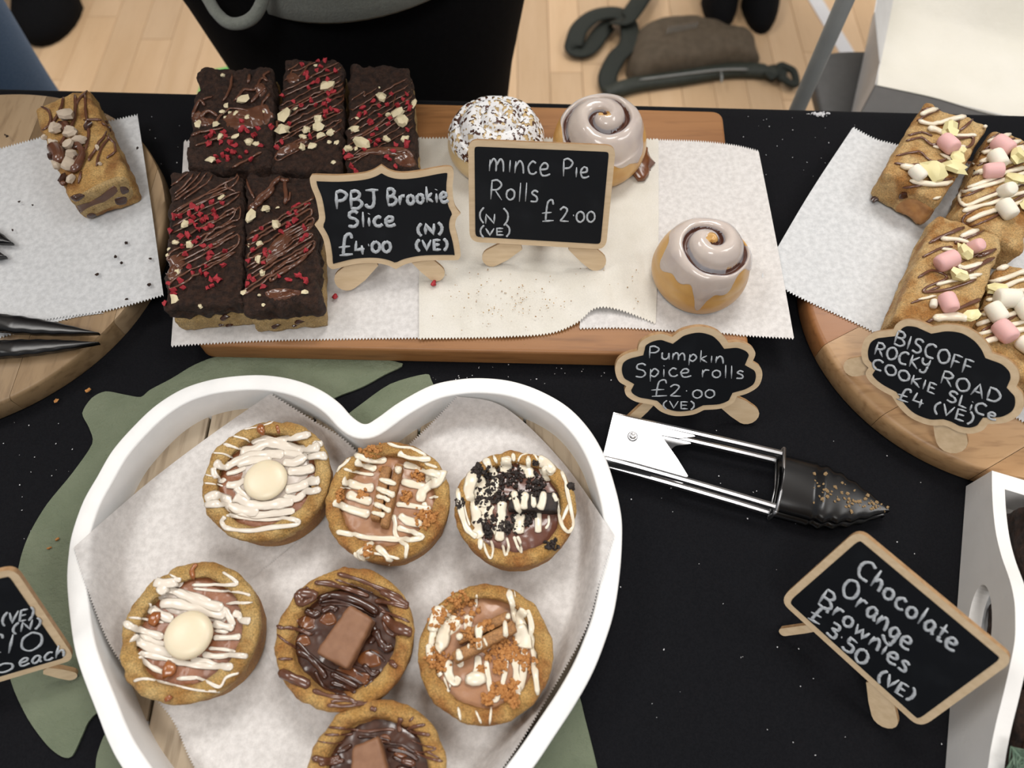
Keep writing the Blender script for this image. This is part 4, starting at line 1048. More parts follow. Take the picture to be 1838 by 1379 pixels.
cookie_slice('marshmallow_slice', 'back right marshmallow cookie slice with five marshmallows in a row', [(1784, 229), (1885, 262), (1838, 452), (1716, 384)], .0222, .050, MT['cookiebarR'], zr,
    diag(330, 700, 9, 1120, 1470, .35, 20, 12, 31), diag(260, 760, 12, 1130, 1500, .5, 11, 14, 32),
    [('p', 1325, 310, 115, .5), ('w', 1300, 380, 105, .2), ('p', 1275, 445, 105, 1.4), ('y', 1415, 365, 100), ('y', 1400, 490, 95), ('w', 1350, 550, 95, .5, 1), ('w', 1350, 655, 110, .3), ('y', 1470, 620, 60)], 22, [], g)
cookie_slice('marshmallow_slice', 'middle marshmallow cookie slice with three pink marshmallows, behind the cloud sign', [(1682, 383), (1806, 421), (1748, 592), (1603, 572)], .0222, .050, MT['cookiebarR'], zr,
    [([(1110, 790), (1180, 760), (1280, 740)], 28), ([(1000, 800), (1080, 800), (1160, 820)], 22), ([(1060, 930), (1130, 960), (1230, 930)], 26), ([(980, 1050), (1060, 1030), (1200, 1010)], 18), ([(960, 1240), (1060, 1230), (1150, 1240)], 40), ([(1080, 860), (1000, 850)], 16), ([(1130, 1010), (1230, 990)], 18), ([(880, 1130), (980, 1110)], 14)],
    [([(940, 820), (1060, 760), (1200, 710), (1260, 720), (1120, 790), (1090, 820), (1200, 770), (1340, 730)], 14), ([(900, 900), (1000, 850), (1070, 840)], 12), ([(1000, 790), (1100, 750), (1240, 700)], 11), ([(1070, 930), (1140, 980), (1240, 930), (1340, 880)], 22), ([(1200, 900), (1340, 840)], 26), ([(880, 1010), (960, 970), (1040, 1010), (930, 1060), (920, 1090), (1060, 1070), (1200, 1020)], 13), ([(910, 1090), (1000, 1060)], 12), ([(1060, 1200), (1150, 1160), (1220, 1130)], 18), ([(920, 1260), (1000, 1220)], 14), ([(840, 1150), (920, 1120)], 9), ([(1100, 930), (1240, 870)], 12)],
    [('p', 1180, 855, 90, .9, 1), ('p', 1020, 940, 120, 1.9), ('y', 1120, 885, 90), ('y', 1090, 1010, 90), ('p', 1030, 1165, 110, .1), ('y', 1160, 1235, 70), ('w', 960, 1160, 50), ('y', 1240, 560, 5)], 23, [], g)
cookie_slice('marshmallow_slice', 'nearest right marshmallow cookie slice, mostly white marshmallows, beside the cloud sign', [(1796, 470), (1925, 500), (1885, 700), (1738, 640)], .0222, .048, MT['cookiebarR'], zr,
    diag(1000, 1380, 8, 1200, 1500, .3, 22, 12, 41), diag(980, 1360, 8, 1200, 1520, .45, 12, 14, 42),
    [('y', 1300, 1085, 80), ('w', 1350, 1145, 130, 1.5), ('w', 1290, 1220, 115, .4), ('w', 1450, 1200, 120, .2), ('p', 1335, 1325, 125, .3), ('w', 1460, 1400, 110, .5)], 24, [], g)
zs = 2.1875; zl_ = Z(0, 130, 2.1875)
ta, ba = cookie_slice('honeycomb_slice', 'single cookie slice topped with chocolate honeycomb chunks on the left round board', [(57, 193), (158, 156), (232, 319), (120, 354)], .0205, .048, MT['cookiebar'], zl_,
    [], [([(130, 180), (140, 140), (190, 150), (200, 200), (160, 240)], 9), ([(290, 60), (300, 130), (290, 200), (240, 290), (280, 330)], 11), ([(355, 70), (310, 110), (300, 150)], 9), ([(335, 90), (340, 170), (350, 250), (330, 330)], 9), ([(330, 190), (400, 190), (430, 220), (380, 300), (350, 350)], 10), ([(400, 200), (440, 240), (400, 300), (380, 370)], 9), ([(250, 100), (240, 150), (200, 220)], 9), ([(420, 250), (460, 300), (420, 340)], 8), ([(320, 390), (310, 440)], 8), ([(210, 290), (240, 340), (220, 400), (260, 450)], 40), ([(300, 280), (330, 330), (290, 400)], 28), ([(260, 200), (270, 240)], 30)],
    [('h', 268, 180, 55), ('h', 228, 232, 48), ('h', 285, 248, 52), ('h', 320, 275, 45), ('h', 220, 292, 42), ('h', 275, 295, 42), ('h', 288, 335, 48), ('h', 230, 372, 40), ('h', 282, 375, 52), ('h', 235, 405, 42), ('h', 282, 425, 32), ('h', 180, 262, 26), ('d', 218, 335, 50), ('d', 310, 300, 40), ('d', 250, 420, 40), ('h', 385, 300, 18), ('h', 395, 362, 16), ('d', 245, 210, 40), ('d', 350, 215, 40), ('d', 300, 345, 40)], 25,
    [], None)
patch(ta, ba, zl_, [[(272, 505), (330, 470), (400, 432), (470, 408), (505, 425), (522, 485), (470, 515), (400, 545), (325, 580), (298, 550)]], 'blondie', 'cut_dough', .0004, zt=.03, face=True)
patch(ta, ba, zl_, [[(285, 530), (340, 515), (400, 480), (450, 442), (468, 465), (420, 505), (350, 530), (300, 560)]], 'milkchoc', 'chocolate_band', .0009, zt=.03, face=True)
patch(ta, ba, zl_, [[(470, 450), (495, 450), (508, 468), (480, 480)], [(340, 560), (365, 552), (383, 568), (350, 578)], [(450, 495), (495, 488), (495, 515), (460, 520)], [(275, 490), (310, 475), (335, 485), (300, 508)]], 'darkchoc', 'chocolate_chip', .0012, zt=.03, face=True)
# ---------------- cookie cups ----------------
def cup(name, label, cx_, cy_, dpx, mt, fill, seed, depth=.0048, rin=.76, group='filled cookie cups in the heart tray'):
    hb, hr = .0096, .037
    c = P(cx_, cy_, hr); R = dpx * pxm(c) / 2
    # centre of the foot right beneath
    t = thing(name, label, 'cookie cup', (c.x, c.y, T + hb), group)
    m = M(); n = 170
    prof = [(0, 0), (.5, 0), (.84, 0), (.885, .0015), (.90, .004), (.915, .008), (.93, .012), (.945, .016), (.96, .020), (.975, .0235), (.98, .026), (.965, .0275), (.93, .0288), (.88, .0294), (.83, .0293), (.78, .0288), (.74, .0275), (rin, .0255), (rin - .02, .023), (rin - .04, .020), (rin - .3, .019), (0, .019)]
    for i, (r_, z_) in enumerate(prof):
        for k in range(n):
            a = 2 * pi * k / n; d = Vector((cos(a), sin(a), 0))
            irr = 1 + .012 * fn(d * 1.3, 1, seed, 2)
            inn = (1 + .06 * fn(d * 2.1, 1, seed + 5, 3)) if i >= 15 else 1
            p = Vector((c.x, c.y, T + hb)) + d * (R / .98 * r_ * irr * inn)
            q = Vector((p.x, p.y, z_ * 1.0 + T))
            nz = fn((p.x, p.y, z_), 130, seed, 4)
            k2 = 1 if 3 < i < 20 else 0
            dr = nz * .0008 * k2
            p = p + d * dr; p.z = T + hb + z_ + (k2 * (.0016 * nz + .0016 * fn((p.x, p.y, 0), 45, seed + 1, 2)) if i > 8 else 0)
            m.v.append(p)
    for i in range(len(prof) - 1):
        for k in range(n): a = i * n + k; b = i * n + (k + 1) % n; m.f.append((a, b, b + n, a + n))
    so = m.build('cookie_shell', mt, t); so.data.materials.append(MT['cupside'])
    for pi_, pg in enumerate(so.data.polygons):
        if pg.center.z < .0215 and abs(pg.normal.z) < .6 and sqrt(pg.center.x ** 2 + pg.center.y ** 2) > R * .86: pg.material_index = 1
    f = M(); N2 = 46; RR = R * (rin + .05); idx = {}
    zf = T + hb + .0290 - depth + .0005
    for i in range(N2 + 1):
        for j in range(N2 + 1):
            x_ = (i / N2 * 2 - 1) * RR; y_ = (j / N2 * 2 - 1) * RR
            if x_ * x_ + y_ * y_ < RR * RR:
                idx[(i, j)] = len(f.v); rr = sqrt(x_ * x_ + y_ * y_) / RR
                f.v.append(Vector((c.x + x_, c.y + y_, zf + .0013 * fn((c.x + x_, c.y + y_), 75, seed, 3) - .0014 * rr ** 4)))
    for i in range(N2):
        for j in range(N2):
            ks = [(i, j), (i + 1, j), (i + 1, j + 1), (i, j + 1)]
            if all(k in idx for k in ks): f.f.append(tuple(idx[k] for k in ks))
    f.build('filling', fill, t)
    return t, merge(m, f).bvh(), c, R
def strokes_part(t, bv, z, lst, name, mt, flat=.5):
    if name == 'caramel_drip' and len(lst) > 1:
        for d in lst: strokes_part(t, bv, z, [d], name, mt, flat)
        return
    m = M()
    for d in lst: stroke(m, [z(p) for p in d[0]], d[1] / z_s * ((1.18 if 'white' in name else 1.2) if d[1] > 30 else 1.05), bv, 5, flat * (.46 if 'white' in name else .8), lift=1.3 if 'white' in name else 1.0)
    return m.build(name, mt, t)
def crumbs_part(t, bv, z, lst, mt, name, dens=1.0, smin=.0006, smax=.0017, up=.0008):
    m = M()
    for x_, y_, r_ in lst:
        for _ in range(int(r_ * dens)):
            a = rnd.random() * 6.28; q = sqrt(rnd.random()) * r_ * rnd.choice((.7, 1, 1.25))
            h = hit(*z((x_ + cos(a) * q, y_ + sin(a) * q)), bv)
            if h:
                s_ = rnd.uniform(smin, smax); blob(m, h + Vector((0, 0, s_ * .4 + up * rnd.random())), s_, s_ * rnd.uniform(.6, 1), s_ * .8, rnd.random() * 99, rnd.random() * 6, .8, 1.2, 4, 5)
    if m.v: tag(m.build(name, mt, t, smooth=False), kind='stuff')
def button(t, p, r, h=.0045):
    m = M(); n = 48; prof = [(.0, 0), (.93, 0), (.99, .15), (1, .3), (.97, .5), (.88, .72), (.7, .88), (.4, .98), (0, 1)]
    for a_, z_ in prof:
        for k in range(n): a = 2 * pi * k / n; m.v.append(p + Vector((cos(a) * a_ * r * (1 + .02 * sin(a * 2 + 1)), sin(a) * a_ * r, z_ * h)))
    for i in range(len(prof) - 1):
        for k in range(n): a = i * n + k; b = i * n + (k + 1) % n; m.f.append((a, b, b + n, a + n))
    m.build('white_chocolate_button', MT['whitechoc'], t)
def stick(t, z, a, b, wpx, h0, th, mt, name, bvs=None):
    """a bar-shaped biscuit laid between two picture points at height h0"""
    A, B_ = P(*z(a), h0 + th), P(*z(b), h0 + th); d = (B_ - A).normalized(); s_ = Vector((-d.y, d.x, 0)) * (wpx / z_s * pxm(A) / 2)
    r = rbox([A - s_, A + s_, B_ + s_, B_ - s_][::1], T + h0, T + h0 + th, .0012, .0004, 250, 3, .0016)
    r.obj = r.build(name, mt, t); return r

z_s = 5.107; zz = Z(340, 730, 5.107)
t, bv, c, R = cup('cookie_cup', 'cookie cup with a white chocolate button, back left of the tray', 478, 859, 228, MT['cup2'], MT['caramel2'], 31)
strokes_part(t, bv, zz, [([(650, 170), (665, 270)], 60), ([(800, 170), (830, 265)], 26)], 'caramel_drip', MT['caramel'])
patch(t, bv, zz, [[(430, 440), (620, 330), (850, 310), (1060, 400), (1120, 540), (1060, 740), (900, 880), (700, 950), (500, 930), (400, 800), (470, 620)]], 'milkyfilm', 'icing_film', .0006)
strokes_part(t, bv, zz, [
 ([(570, 330), (680, 300), (800, 320), (950, 290), (1150, 255), (1200, 300)], 65), ([(470, 420), (600, 400), (720, 340), (880, 370), (1040, 400), (1200, 370)], 80),
 ([(220, 425), (320, 435), (400, 475)], 20), ([(230, 520), (340, 550), (450, 500), (600, 450), (760, 440), (870, 450)], 78), ([(440, 540), (560, 500), (760, 480)], 70), ([(860, 510), (960, 520), (1060, 470), (1150, 450), (1270, 460)], 74), ([(860, 420), (1000, 440), (1120, 420)], 60),
 ([(225, 560), (230, 620), (290, 690), (330, 660)], 45), ([(340, 620), (430, 600), (520, 560)], 40), ([(340, 720), (430, 720), (520, 670)], 62), ([(130, 620), (215, 640)], 14), ([(125, 700), (220, 710), (310, 730)], 16),
 ([(900, 600), (1050, 590), (1150, 560)], 78), ([(880, 770), (1010, 740), (1100, 700), (1200, 680)], 78), ([(860, 830), (980, 850), (1060, 800), (1210, 760)], 60),
 ([(150, 860), (230, 820), (330, 870), (400, 920), (520, 960), (640, 970)], 90), ([(420, 830), (480, 860), (560, 900), (700, 910), (850, 890), (960, 870)], 85), ([(430, 740), (480, 800), (560, 860)], 60),
 ([(145, 900), (300, 900), (420, 960), (600, 1000), (800, 980), (970, 960)], 62), ([(330, 1010), (300, 1060), (360, 1120), (560, 1140), (760, 1110), (980, 1085), (990, 1050), (900, 1030), (700, 1040), (480, 1020), (340, 1000)], 38),
 ([(300, 340), (400, 370), (500, 400)], 30), ([(400, 270), (520, 300), (560, 330)], 20), ([(500, 210), (640, 185), (800, 130)], 16), ([(1130, 340), (1230, 350), (1280, 400)], 50), ([(600, 560), (680, 540)], 60)], 'white_drizzle', MT['whiteice2'])
h = hit(*zz((707, 700)), bv); button(t, Vector((h.x, h.y + .001, h.z + .0012)), 195 / z_s * pxm(h))
z_s = 4.755; zz = Z(200, 1000, 4.755)
t, bv, c, R = cup('cookie_cup', 'cookie cup with a white chocolate button, front left of the tray', 341, 1132, 248, MT['cup2'], MT['caramel2'], 32)
strokes_part(t, bv, zz, [([(730, 60), (690, 120), (710, 200)], 36), ([(480, 1190), (500, 1230)], 60), ([(330, 520), (420, 540)], 90), ([(450, 960), (560, 970)], 110)], 'caramel_drip', MT['caramel'])
patch(t, bv, zz, [[(400, 300), (560, 300), (760, 370), (980, 450), (990, 560), (860, 560), (700, 480), (560, 500), (440, 440)]], 'milkyfilm', 'icing_film', .0006)
strokes_part(t, bv, zz, [
 ([(370, 215), (450, 230), (560, 220), (610, 240)], 65), ([(400, 310), (470, 270), (560, 300), (680, 350), (800, 400), (960, 440)], 72), ([(420, 400), (560, 400), (700, 440), (850, 480), (980, 500)], 76), ([(330, 400), (350, 450), (440, 500), (530, 540)], 62),
 ([(90, 520), (200, 520), (330, 540), (450, 560)], 20), ([(100, 550), (180, 600), (300, 640), (450, 690)], 52), ([(180, 690), (260, 740), (380, 790), (540, 830)], 72), ([(200, 660), (320, 700), (460, 750)], 35), ([(540, 300), (700, 330), (860, 400)], 50),
 ([(240, 850), (330, 930), (430, 980), (510, 1010)], 40), ([(240, 830), (400, 850), (560, 890), (700, 920), (900, 940), (1040, 930)], 46), ([(680, 880), (800, 890), (920, 930), (1040, 945)], 45), ([(780, 830), (900, 850), (1050, 840), (1170, 850)], 42), ([(830, 780), (960, 790), (1060, 810)], 30),
 ([(870, 690), (1000, 690), (1110, 680)], 44), ([(870, 570), (960, 590), (1050, 610)], 55), ([(880, 430), (960, 450), (1000, 500), (1050, 590)], 50), ([(1040, 480), (1100, 500), (1120, 540), (1190, 550)], 60), ([(880, 630), (1000, 640)], 30),
 ([(690, 240), (850, 240), (1060, 235), (1040, 190), (950, 130)], 28), ([(700, 270), (900, 290), (1080, 300), (1190, 330)], 20), ([(980, 400), (1210, 390)], 24), ([(460, 130), (560, 180)], 20),
 ([(190, 1060), (280, 1040), (400, 1060), (560, 1100), (750, 1140), (950, 1150)], 22), ([(600, 1030), (760, 1040), (920, 1110), (980, 1030), (1090, 990)], 26), ([(530, 190), (600, 200)], 50), ([(560, 1040), (760, 1030)], 34)], 'white_drizzle', MT['whiteice2'])
h = hit(*zz((672, 690)), bv); button(t, Vector((h.x, h.y + .001, h.z + .0012)), 202 / z_s * pxm(h), .0055)
z_s = 5.304; zz = Z(570, 770, 5.304)
t, bv, c, R = cup('cookie_cup', 'cookie cup with an upright brown biscuit and striped icing, back middle of the tray', 696, 897, 224, MT['cup'], MT['biscoff'], 33, rin=.74)
strokes_part(t, bv, zz, [
 ([(100, 510), (250, 340), (400, 200), (440, 140), (600, 120), (760, 170), (900, 190), (1040, 260)], 30), ([(300, 220), (380, 260), (520, 300), (660, 300)], 60), ([(360, 310), (450, 350), (560, 390)], 60), ([(250, 380), (380, 420), (540, 440)], 30), ([(240, 490), (330, 530), (440, 560), (540, 565)], 65), ([(280, 620), (400, 670), (520, 700)], 68), ([(150, 700), (260, 750), (380, 790), (500, 820)], 65),
 ([(770, 230), (850, 270), (980, 290), (1080, 290)], 50), ([(820, 340), (940, 370), (1060, 410), (1200, 460)], 60), ([(1180, 400), (1170, 480), (1080, 540), (1000, 600), (980, 700)], 80), ([(800, 500), (900, 530), (1030, 560)], 60), ([(1140, 370), (1020, 330)], 30), ([(220, 560), (330, 570)], 20),
 ([(750, 720), (860, 730), (980, 750), (1080, 770)], 50), ([(1010, 700), (1040, 790), (1010, 860)], 46), ([(780, 820), (860, 880), (1000, 910)], 62), ([(720, 820), (740, 900), (740, 1000), (800, 1080), (850, 1120), (830, 1240)], 36), ([(760, 940), (880, 980), (1000, 1030), (870, 1060), (700, 1050), (500, 1040), (330, 1010), (180, 980)], 45), ([(520, 1080), (460, 1140), (400, 1200), (480, 1260)], 45), ([(560, 1120), (640, 1190), (690, 1260), (680, 1330)], 50), ([(480, 1180), (620, 1200), (780, 1240)], 25), ([(350, 1180), (440, 1250)], 50), ([(1060, 660), (1150, 650)], 25), ([(180, 320), (290, 290)], 20)], 'white_drizzle', MT['whiteice'])
patch(t, bv, zz, [[(1040, 400), (1150, 390), (1230, 470), (1180, 520), (1080, 540), (1020, 500)], [(360, 1170), (470, 1110), (500, 1180), (480, 1260), (400, 1250)], [(300, 190), (420, 130), (440, 190), (380, 260), (300, 260)]])
k1 = stick(t, zz, (655, 350), (540, 860), 95, .033, .0085, MT['biscuit'], 'biscuit_half')
k2 = stick(t, zz, (775, 330), (625, 930), 80, .033, .0075, MT['biscuit'], 'biscuit_half')
bv2 = merge(k1, k2).bvh()
strokes_part(k2.obj if k2 else k1.obj, bv2, zz, [([(610, 350), (700, 340), (800, 420)], 60), ([(560, 470), (650, 500), (750, 530)], 42), ([(540, 550), (620, 590), (740, 640)], 48), ([(510, 640), (600, 650), (690, 690)], 42), ([(510, 700), (600, 740), (700, 790)], 46), ([(490, 790), (570, 810), (640, 830)], 40)], 'icing_stripes', MT['whiteice'])
crumbs_part(t, bv, zz, [(500, 170, 110), (840, 650, 60), (960, 440, 60), (1010, 850, 90), (230, 640, 50), (420, 630, 50), (470, 1170, 60), (650, 400, 50), (1060, 840, 60)], MT['bcrumb'], 'biscuit_crumbs', .5)
z_s = 5.304; zz = Z(800, 780, 5.304)
t, bv, c, R = cup('cookie_cup', 'cookie cup with black cookie crumbs and half a black cookie, back right of the tray', 925, 909, 218, MT['cup'], MT['milkfill'], 34, rin=.76)
strokes_part(t, bv, zz, [
 ([(430, 150), (490, 280)], 26), ([(370, 220), (410, 300), (480, 400)], 60), ([(580, 220), (570, 300), (560, 370)], 100), ([(640, 180), (650, 260)], 35), ([(880, 240), (940, 260), (1030, 370)], 75), ([(680, 290), (720, 200), (830, 190), (880, 250)], 18), ([(785, 160), (790, 300), (820, 400)], 36), ([(700, 300), (780, 330), (800, 420)], 90), ([(950, 300), (970, 450)], 80),
 ([(230, 310), (250, 400), (220, 540), (240, 640), (290, 760), (290, 900), (330, 990)], 90), ([(110, 460), (130, 650), (180, 850), (230, 930), (300, 980)], 48), ([(160, 620), (200, 780), (230, 870)], 20), ([(330, 990), (330, 1100)], 45), ([(360, 1030), (390, 1130), (430, 1180), (450, 1100), (430, 1010)], 24), ([(300, 420), (380, 560), (350, 700)], 80), ([(480, 420), (450, 560)], 70),
 ([(540, 640), (530, 760), (520, 900), (510, 1020)], 78), ([(700, 760), (700, 850), (690, 950)], 90), ([(650, 970), (680, 1060), (720, 1130), (710, 1030), (680, 970)], 28), ([(540, 1050), (570, 1150), (600, 1080), (580, 980)], 26), ([(880, 740), (880, 850), (880, 940)], 60), ([(1060, 600), (1080, 750), (1110, 870), (1170, 930), (1210, 850), (1190, 700), (1160, 560), (1140, 450), (1100, 350)], 32), ([(1110, 820), (1160, 700), (1190, 660)], 30), ([(980, 770), (980, 850), (950, 900)], 24), ([(460, 880), (490, 960), (520, 1010)], 50), ([(450, 680), (420, 760), (470, 850)], 40)], 'white_drizzle', MT['whiteice'])
patch(t, bv, zz, [[(230, 400), (330, 370), (420, 450), (470, 560), (430, 680), (420, 800), (330, 900), (260, 800), (230, 640), (200, 520)], [(890, 240), (950, 240), (1040, 340), (1000, 400), (900, 380)], [(540, 220), (620, 210), (620, 340), (560, 380), (520, 320)]])
k2 = None; k1 = stick(t, zz, (600, 620), (1070, 640), 190, .032, .0085, MT['blackcookie'], 'cookie_half')
bv2 = k1.bvh()
strokes_part(k2.obj if k2 else k1.obj, bv2, zz, [([(600, 500), (650, 560), (680, 680), (720, 740)], 55), ([(760, 520), (750, 620), (740, 720)], 62), ([(560, 570), (620, 620)], 40), ([(830, 560), (840, 700)], 42), ([(930, 550), (920, 650), (890, 720)], 62), ([(1000, 500), (1040, 600), (1060, 640)], 34)], 'icing_stripes', MT['whiteice'])
crumbs_part(t, merge(k1).bvh(), zz, [(700, 560, 60), (860, 570, 50)], MT['blackcookie'], 'cookie_crumbs', .5, .0005, .0014)
crumbs_part(t, bv, zz, [(420, 450, 150), (660, 400, 90), (350, 630, 90), (430, 530, 110), (390, 830, 110), (680, 830, 100), (550, 880, 70), (840, 470, 100), (560, 410, 70), (850, 280, 30), (350, 400, 80), (520, 620, 60), (400, 930, 60), (800, 780, 60), (300, 330, 60), (130, 660, 60), (1000, 1050, 60), (900, 500, 60)], MT['blackcookie'], 'cookie_crumbs', .62, .0004, .0016)
m = M(); hh = hit(*zz((1185, 500)), bv)
if hh: blob(m, hh + Vector((0, 0, .001)), .003, .0026, .0026, 5, 0, .5, 2.5, 7, 10); m.build('cookie_crumb', MT['blackcookie'], t)
z_s = 4.755; zz = Z(740, 1030, 4.755)
t, bv, c, R = cup('cookie_cup', 'cookie cup with two tilted biscuit halves and orange crumbs, front right of the tray', 871, 1170, 242, MT['cup'], MT['biscoff'], 35, rin=.78)
strokes_part(t, bv, zz, [
 ([(820, 90), (830, 180), (860, 280), (880, 420)], 44), ([(550, 180), (545, 290)], 26), ([(865, 110), (880, 200)], 10), ([(960, 310), (920, 380), (930, 480), (900, 600)], 92), ([(980, 310), (1010, 400), (1030, 560), (1040, 700), (1050, 850), (1075, 1070)], 46), ([(890, 450), (960, 560), (960, 640)], 100), ([(870, 620), (880, 760), (890, 900), (910, 1030)], 52), ([(960, 600), (950, 780), (940, 920), (910, 1030)], 50),
 ([(800, 680), (790, 850), (750, 1000), (700, 1080), (660, 950), (630, 740)], 42), ([(560, 700), (560, 800), (540, 860)], 56), ([(540, 840), (545, 960)], 130), ([(480, 350), (480, 440), (440, 450)], 60), ([(400, 730), (420, 800)], 50), ([(300, 400), (250, 500), (240, 600), (200, 640)], 130), ([(240, 280), (200, 380), (170, 500)], 70), ([(140, 600), (150, 700), (180, 760)], 50), ([(320, 740), (310, 850), (360, 930), (400, 880)], 60), ([(220, 850), (240, 880)], 70), ([(270, 880), (310, 1010), (325, 930)], 18), ([(380, 370), (340, 400), (400, 440)], 80),
 ([(390, 1140), (420, 1280)], 22), ([(540, 1170), (590, 1280)], 18), ([(675, 1140), (660, 1290)], 18)], 'white_drizzle', MT['whiteice'])
patch(t, bv, zz, [[(240, 250), (330, 330), (430, 400), (400, 480), (320, 540), (240, 640), (180, 720), (130, 640), (150, 470), (190, 340)], [(900, 430), (960, 400), (1000, 520), (990, 620), (900, 630), (860, 540)]])
k1 = stick(t, zz, (380, 560), (830, 355), 90, .033, .0075, MT['biscuit'], 'biscuit_half')
k2 = stick(t, zz, (350, 720), (880, 440), 105, .033, .009, MT['biscuit'], 'biscuit_half')
bv2 = merge(k1, k2).bvh()
strokes_part(k2.obj if k2 else k1.obj, bv2, zz, [([(590, 380), (570, 480), (570, 650)], 55), ([(600, 530), (640, 620)], 25), ([(410, 510), (390, 620), (410, 740)], 50), ([(790, 400), (800, 560)], 32), ([(820, 340), (815, 390)], 36), ([(480, 570), (480, 640)], 20)], 'icing_stripes', MT['whiteice'])
crumbs_part(t, bv2, zz, [(480, 510, 60), (620, 450, 60), (540, 590, 50)], MT['bcrumb'], 'biscuit_crumbs', .35)
crumbs_part(t, bv, zz, [(430, 270, 130), (230, 370, 90), (350, 430, 60), (760, 650, 130), (850, 680, 80), (250, 760, 90), (640, 1080, 50), (880, 1100, 50), (720, 990, 60), (1000, 780, 70), (870, 960, 40), (820, 1030, 50), (590, 810, 40), (740, 800, 60), (940, 700, 60), (200, 720, 80)], MT['bcrumb'], 'biscuit_crumbs', .6)
z_s = 4.925; zz = Z(480, 1010, 4.925)
def choc_cup(label, cx_, cy_, d_, seed, str_out, str_in, caramels, quad, z, name='cookie_cup', lips=()):
    t, bv, c, R = cup(name, label, cx_, cy_, d_, MT['cup'], MT['darkchoc'], seed, .0062, .73)
    for x_, y_, r_ in caramels: 
        m = M()
        pl = [(x_ + cos(a) * r_ * (1 + .2 * sin(a * 3 + x_)), y_ + sin(a) * r_ * .8) for a in [k * 2 * pi / 9 for k in range(9)]]
        puddle(m, [z(p) for p in pl], .0007, bv); m.build('caramel_pool', MT['darkcaramel'], t)
    strokes_part(t, bv, z, str_in, 'chocolate_ridges', MT['darkchoc'], .7)
    strokes_part(t, bv, z, str_out, 'chocolate_drizzle', MT['drizz'], .6)
    for ol in lips: patch(t, bv, z, [ol], 'drizz', 'chocolate_lip', .0011)
    w = [P(*z(p), .0435) for p in quad]
    b = rbox(w, T + .033, T + .0435, .0022, .0005, 250, seed, .0014); b.build('chocolate_piece', MT['choconut'], t)
    return t
choc_cup('cookie cup with a slanted milk chocolate block over caramel, middle of tray', 618, 1143, 248, 36,
 [([(620, 100), (800, 150), (950, 210), (1100, 270), (1200, 330)], 32), ([(420, 180), (560, 190), (760, 250), (900, 300)], 42), ([(330, 200), (390, 270)], 20), ([(210, 260), (260, 290), (320, 360), (420, 290), (260, 270)], 60), ([(70, 550), (130, 580), (220, 580), (400, 640)], 30), ([(60, 610), (150, 690), (260, 760)], 22), ([(60, 850), (230, 855)], 22), ([(110, 970), (250, 1030), (380, 1090)], 74), ([(110, 1080), (150, 1070)], 40), ([(950, 340), (1100, 360), (1250, 400)], 42), ([(1000, 250), (1150, 330), (1250, 390)], 52), ([(1000, 430), (1130, 470), (1260, 530)], 20), ([(1030, 470), (1120, 560), (1230, 610), (1280, 620)], 72), ([(980, 380), (1100, 470), (1240, 510)], 16), ([(530, 1260), (650, 1270), (780, 1260), (900, 1240)], 30), ([(400, 1130), (550, 1180), (700, 1200), (800, 1250)], 32), ([(850, 150), (1050, 300)], 14), ([(1080, 870), (1150, 930)], 46), ([(600, 150), (760, 200), (940, 270)], 16), ([(560, 1230), (680, 1220), (860, 1240)], 22)],
 [([(450, 330), (560, 290), (700, 310), (850, 370), (980, 450)], 62), ([(440, 350), (620, 340), (800, 400), (960, 480)], 28), ([(500, 290), (660, 280), (820, 330), (940, 400)], 22), ([(460, 380), (640, 370), (760, 400)], 24), ([(260, 780), (380, 850), (480, 960), (520, 1030)], 46), ([(290, 760), (400, 830), (520, 930), (700, 1000), (850, 1080)], 26), ([(560, 980), (700, 1050), (800, 1110)], 40), ([(560, 1060), (680, 1100), (780, 1150)], 40), ([(730, 900), (850, 950), (980, 970)], 26), ([(950, 600), (1000, 700), (1050, 760), (1110, 740)], 62), ([(560, 1130), (700, 1180)], 40), ([(340, 420), (420, 460), (460, 430)], 50), ([(480, 440), (560, 400), (620, 430)], 50), ([(850, 900), (930, 990), (990, 960)], 36), ([(260, 700), (330, 770), (420, 880)], 30), ([(930, 560), (960, 640), (900, 720)], 40), ([(600, 940), (760, 960), (900, 1040)], 18), ([(420, 960), (500, 1100), (640, 1170)], 26), ([(860, 1100), (920, 1050), (980, 1000)], 22), ([(270, 560), (350, 640), (420, 620)], 16), ([(900, 780), (1000, 830), (1040, 880)], 22)],
 [(350, 530, 90), (320, 690, 70), (540, 500, 80), (910, 850, 110), (700, 990, 110), (840, 1030, 80)], [(722, 365), (940, 500), (705, 950), (415, 795)], zz, lips=([(1000, 480), (1080, 520), (1180, 580), (1250, 620), (1130, 660), (1040, 620)], [(215, 270), (300, 290), (400, 280), (380, 330), (310, 380), (240, 340)], [(110, 960), (260, 1000), (390, 1080), (330, 1110), (180, 1060)]))
z_s = 5.744; zz = Z(520, 1240, 5.744)
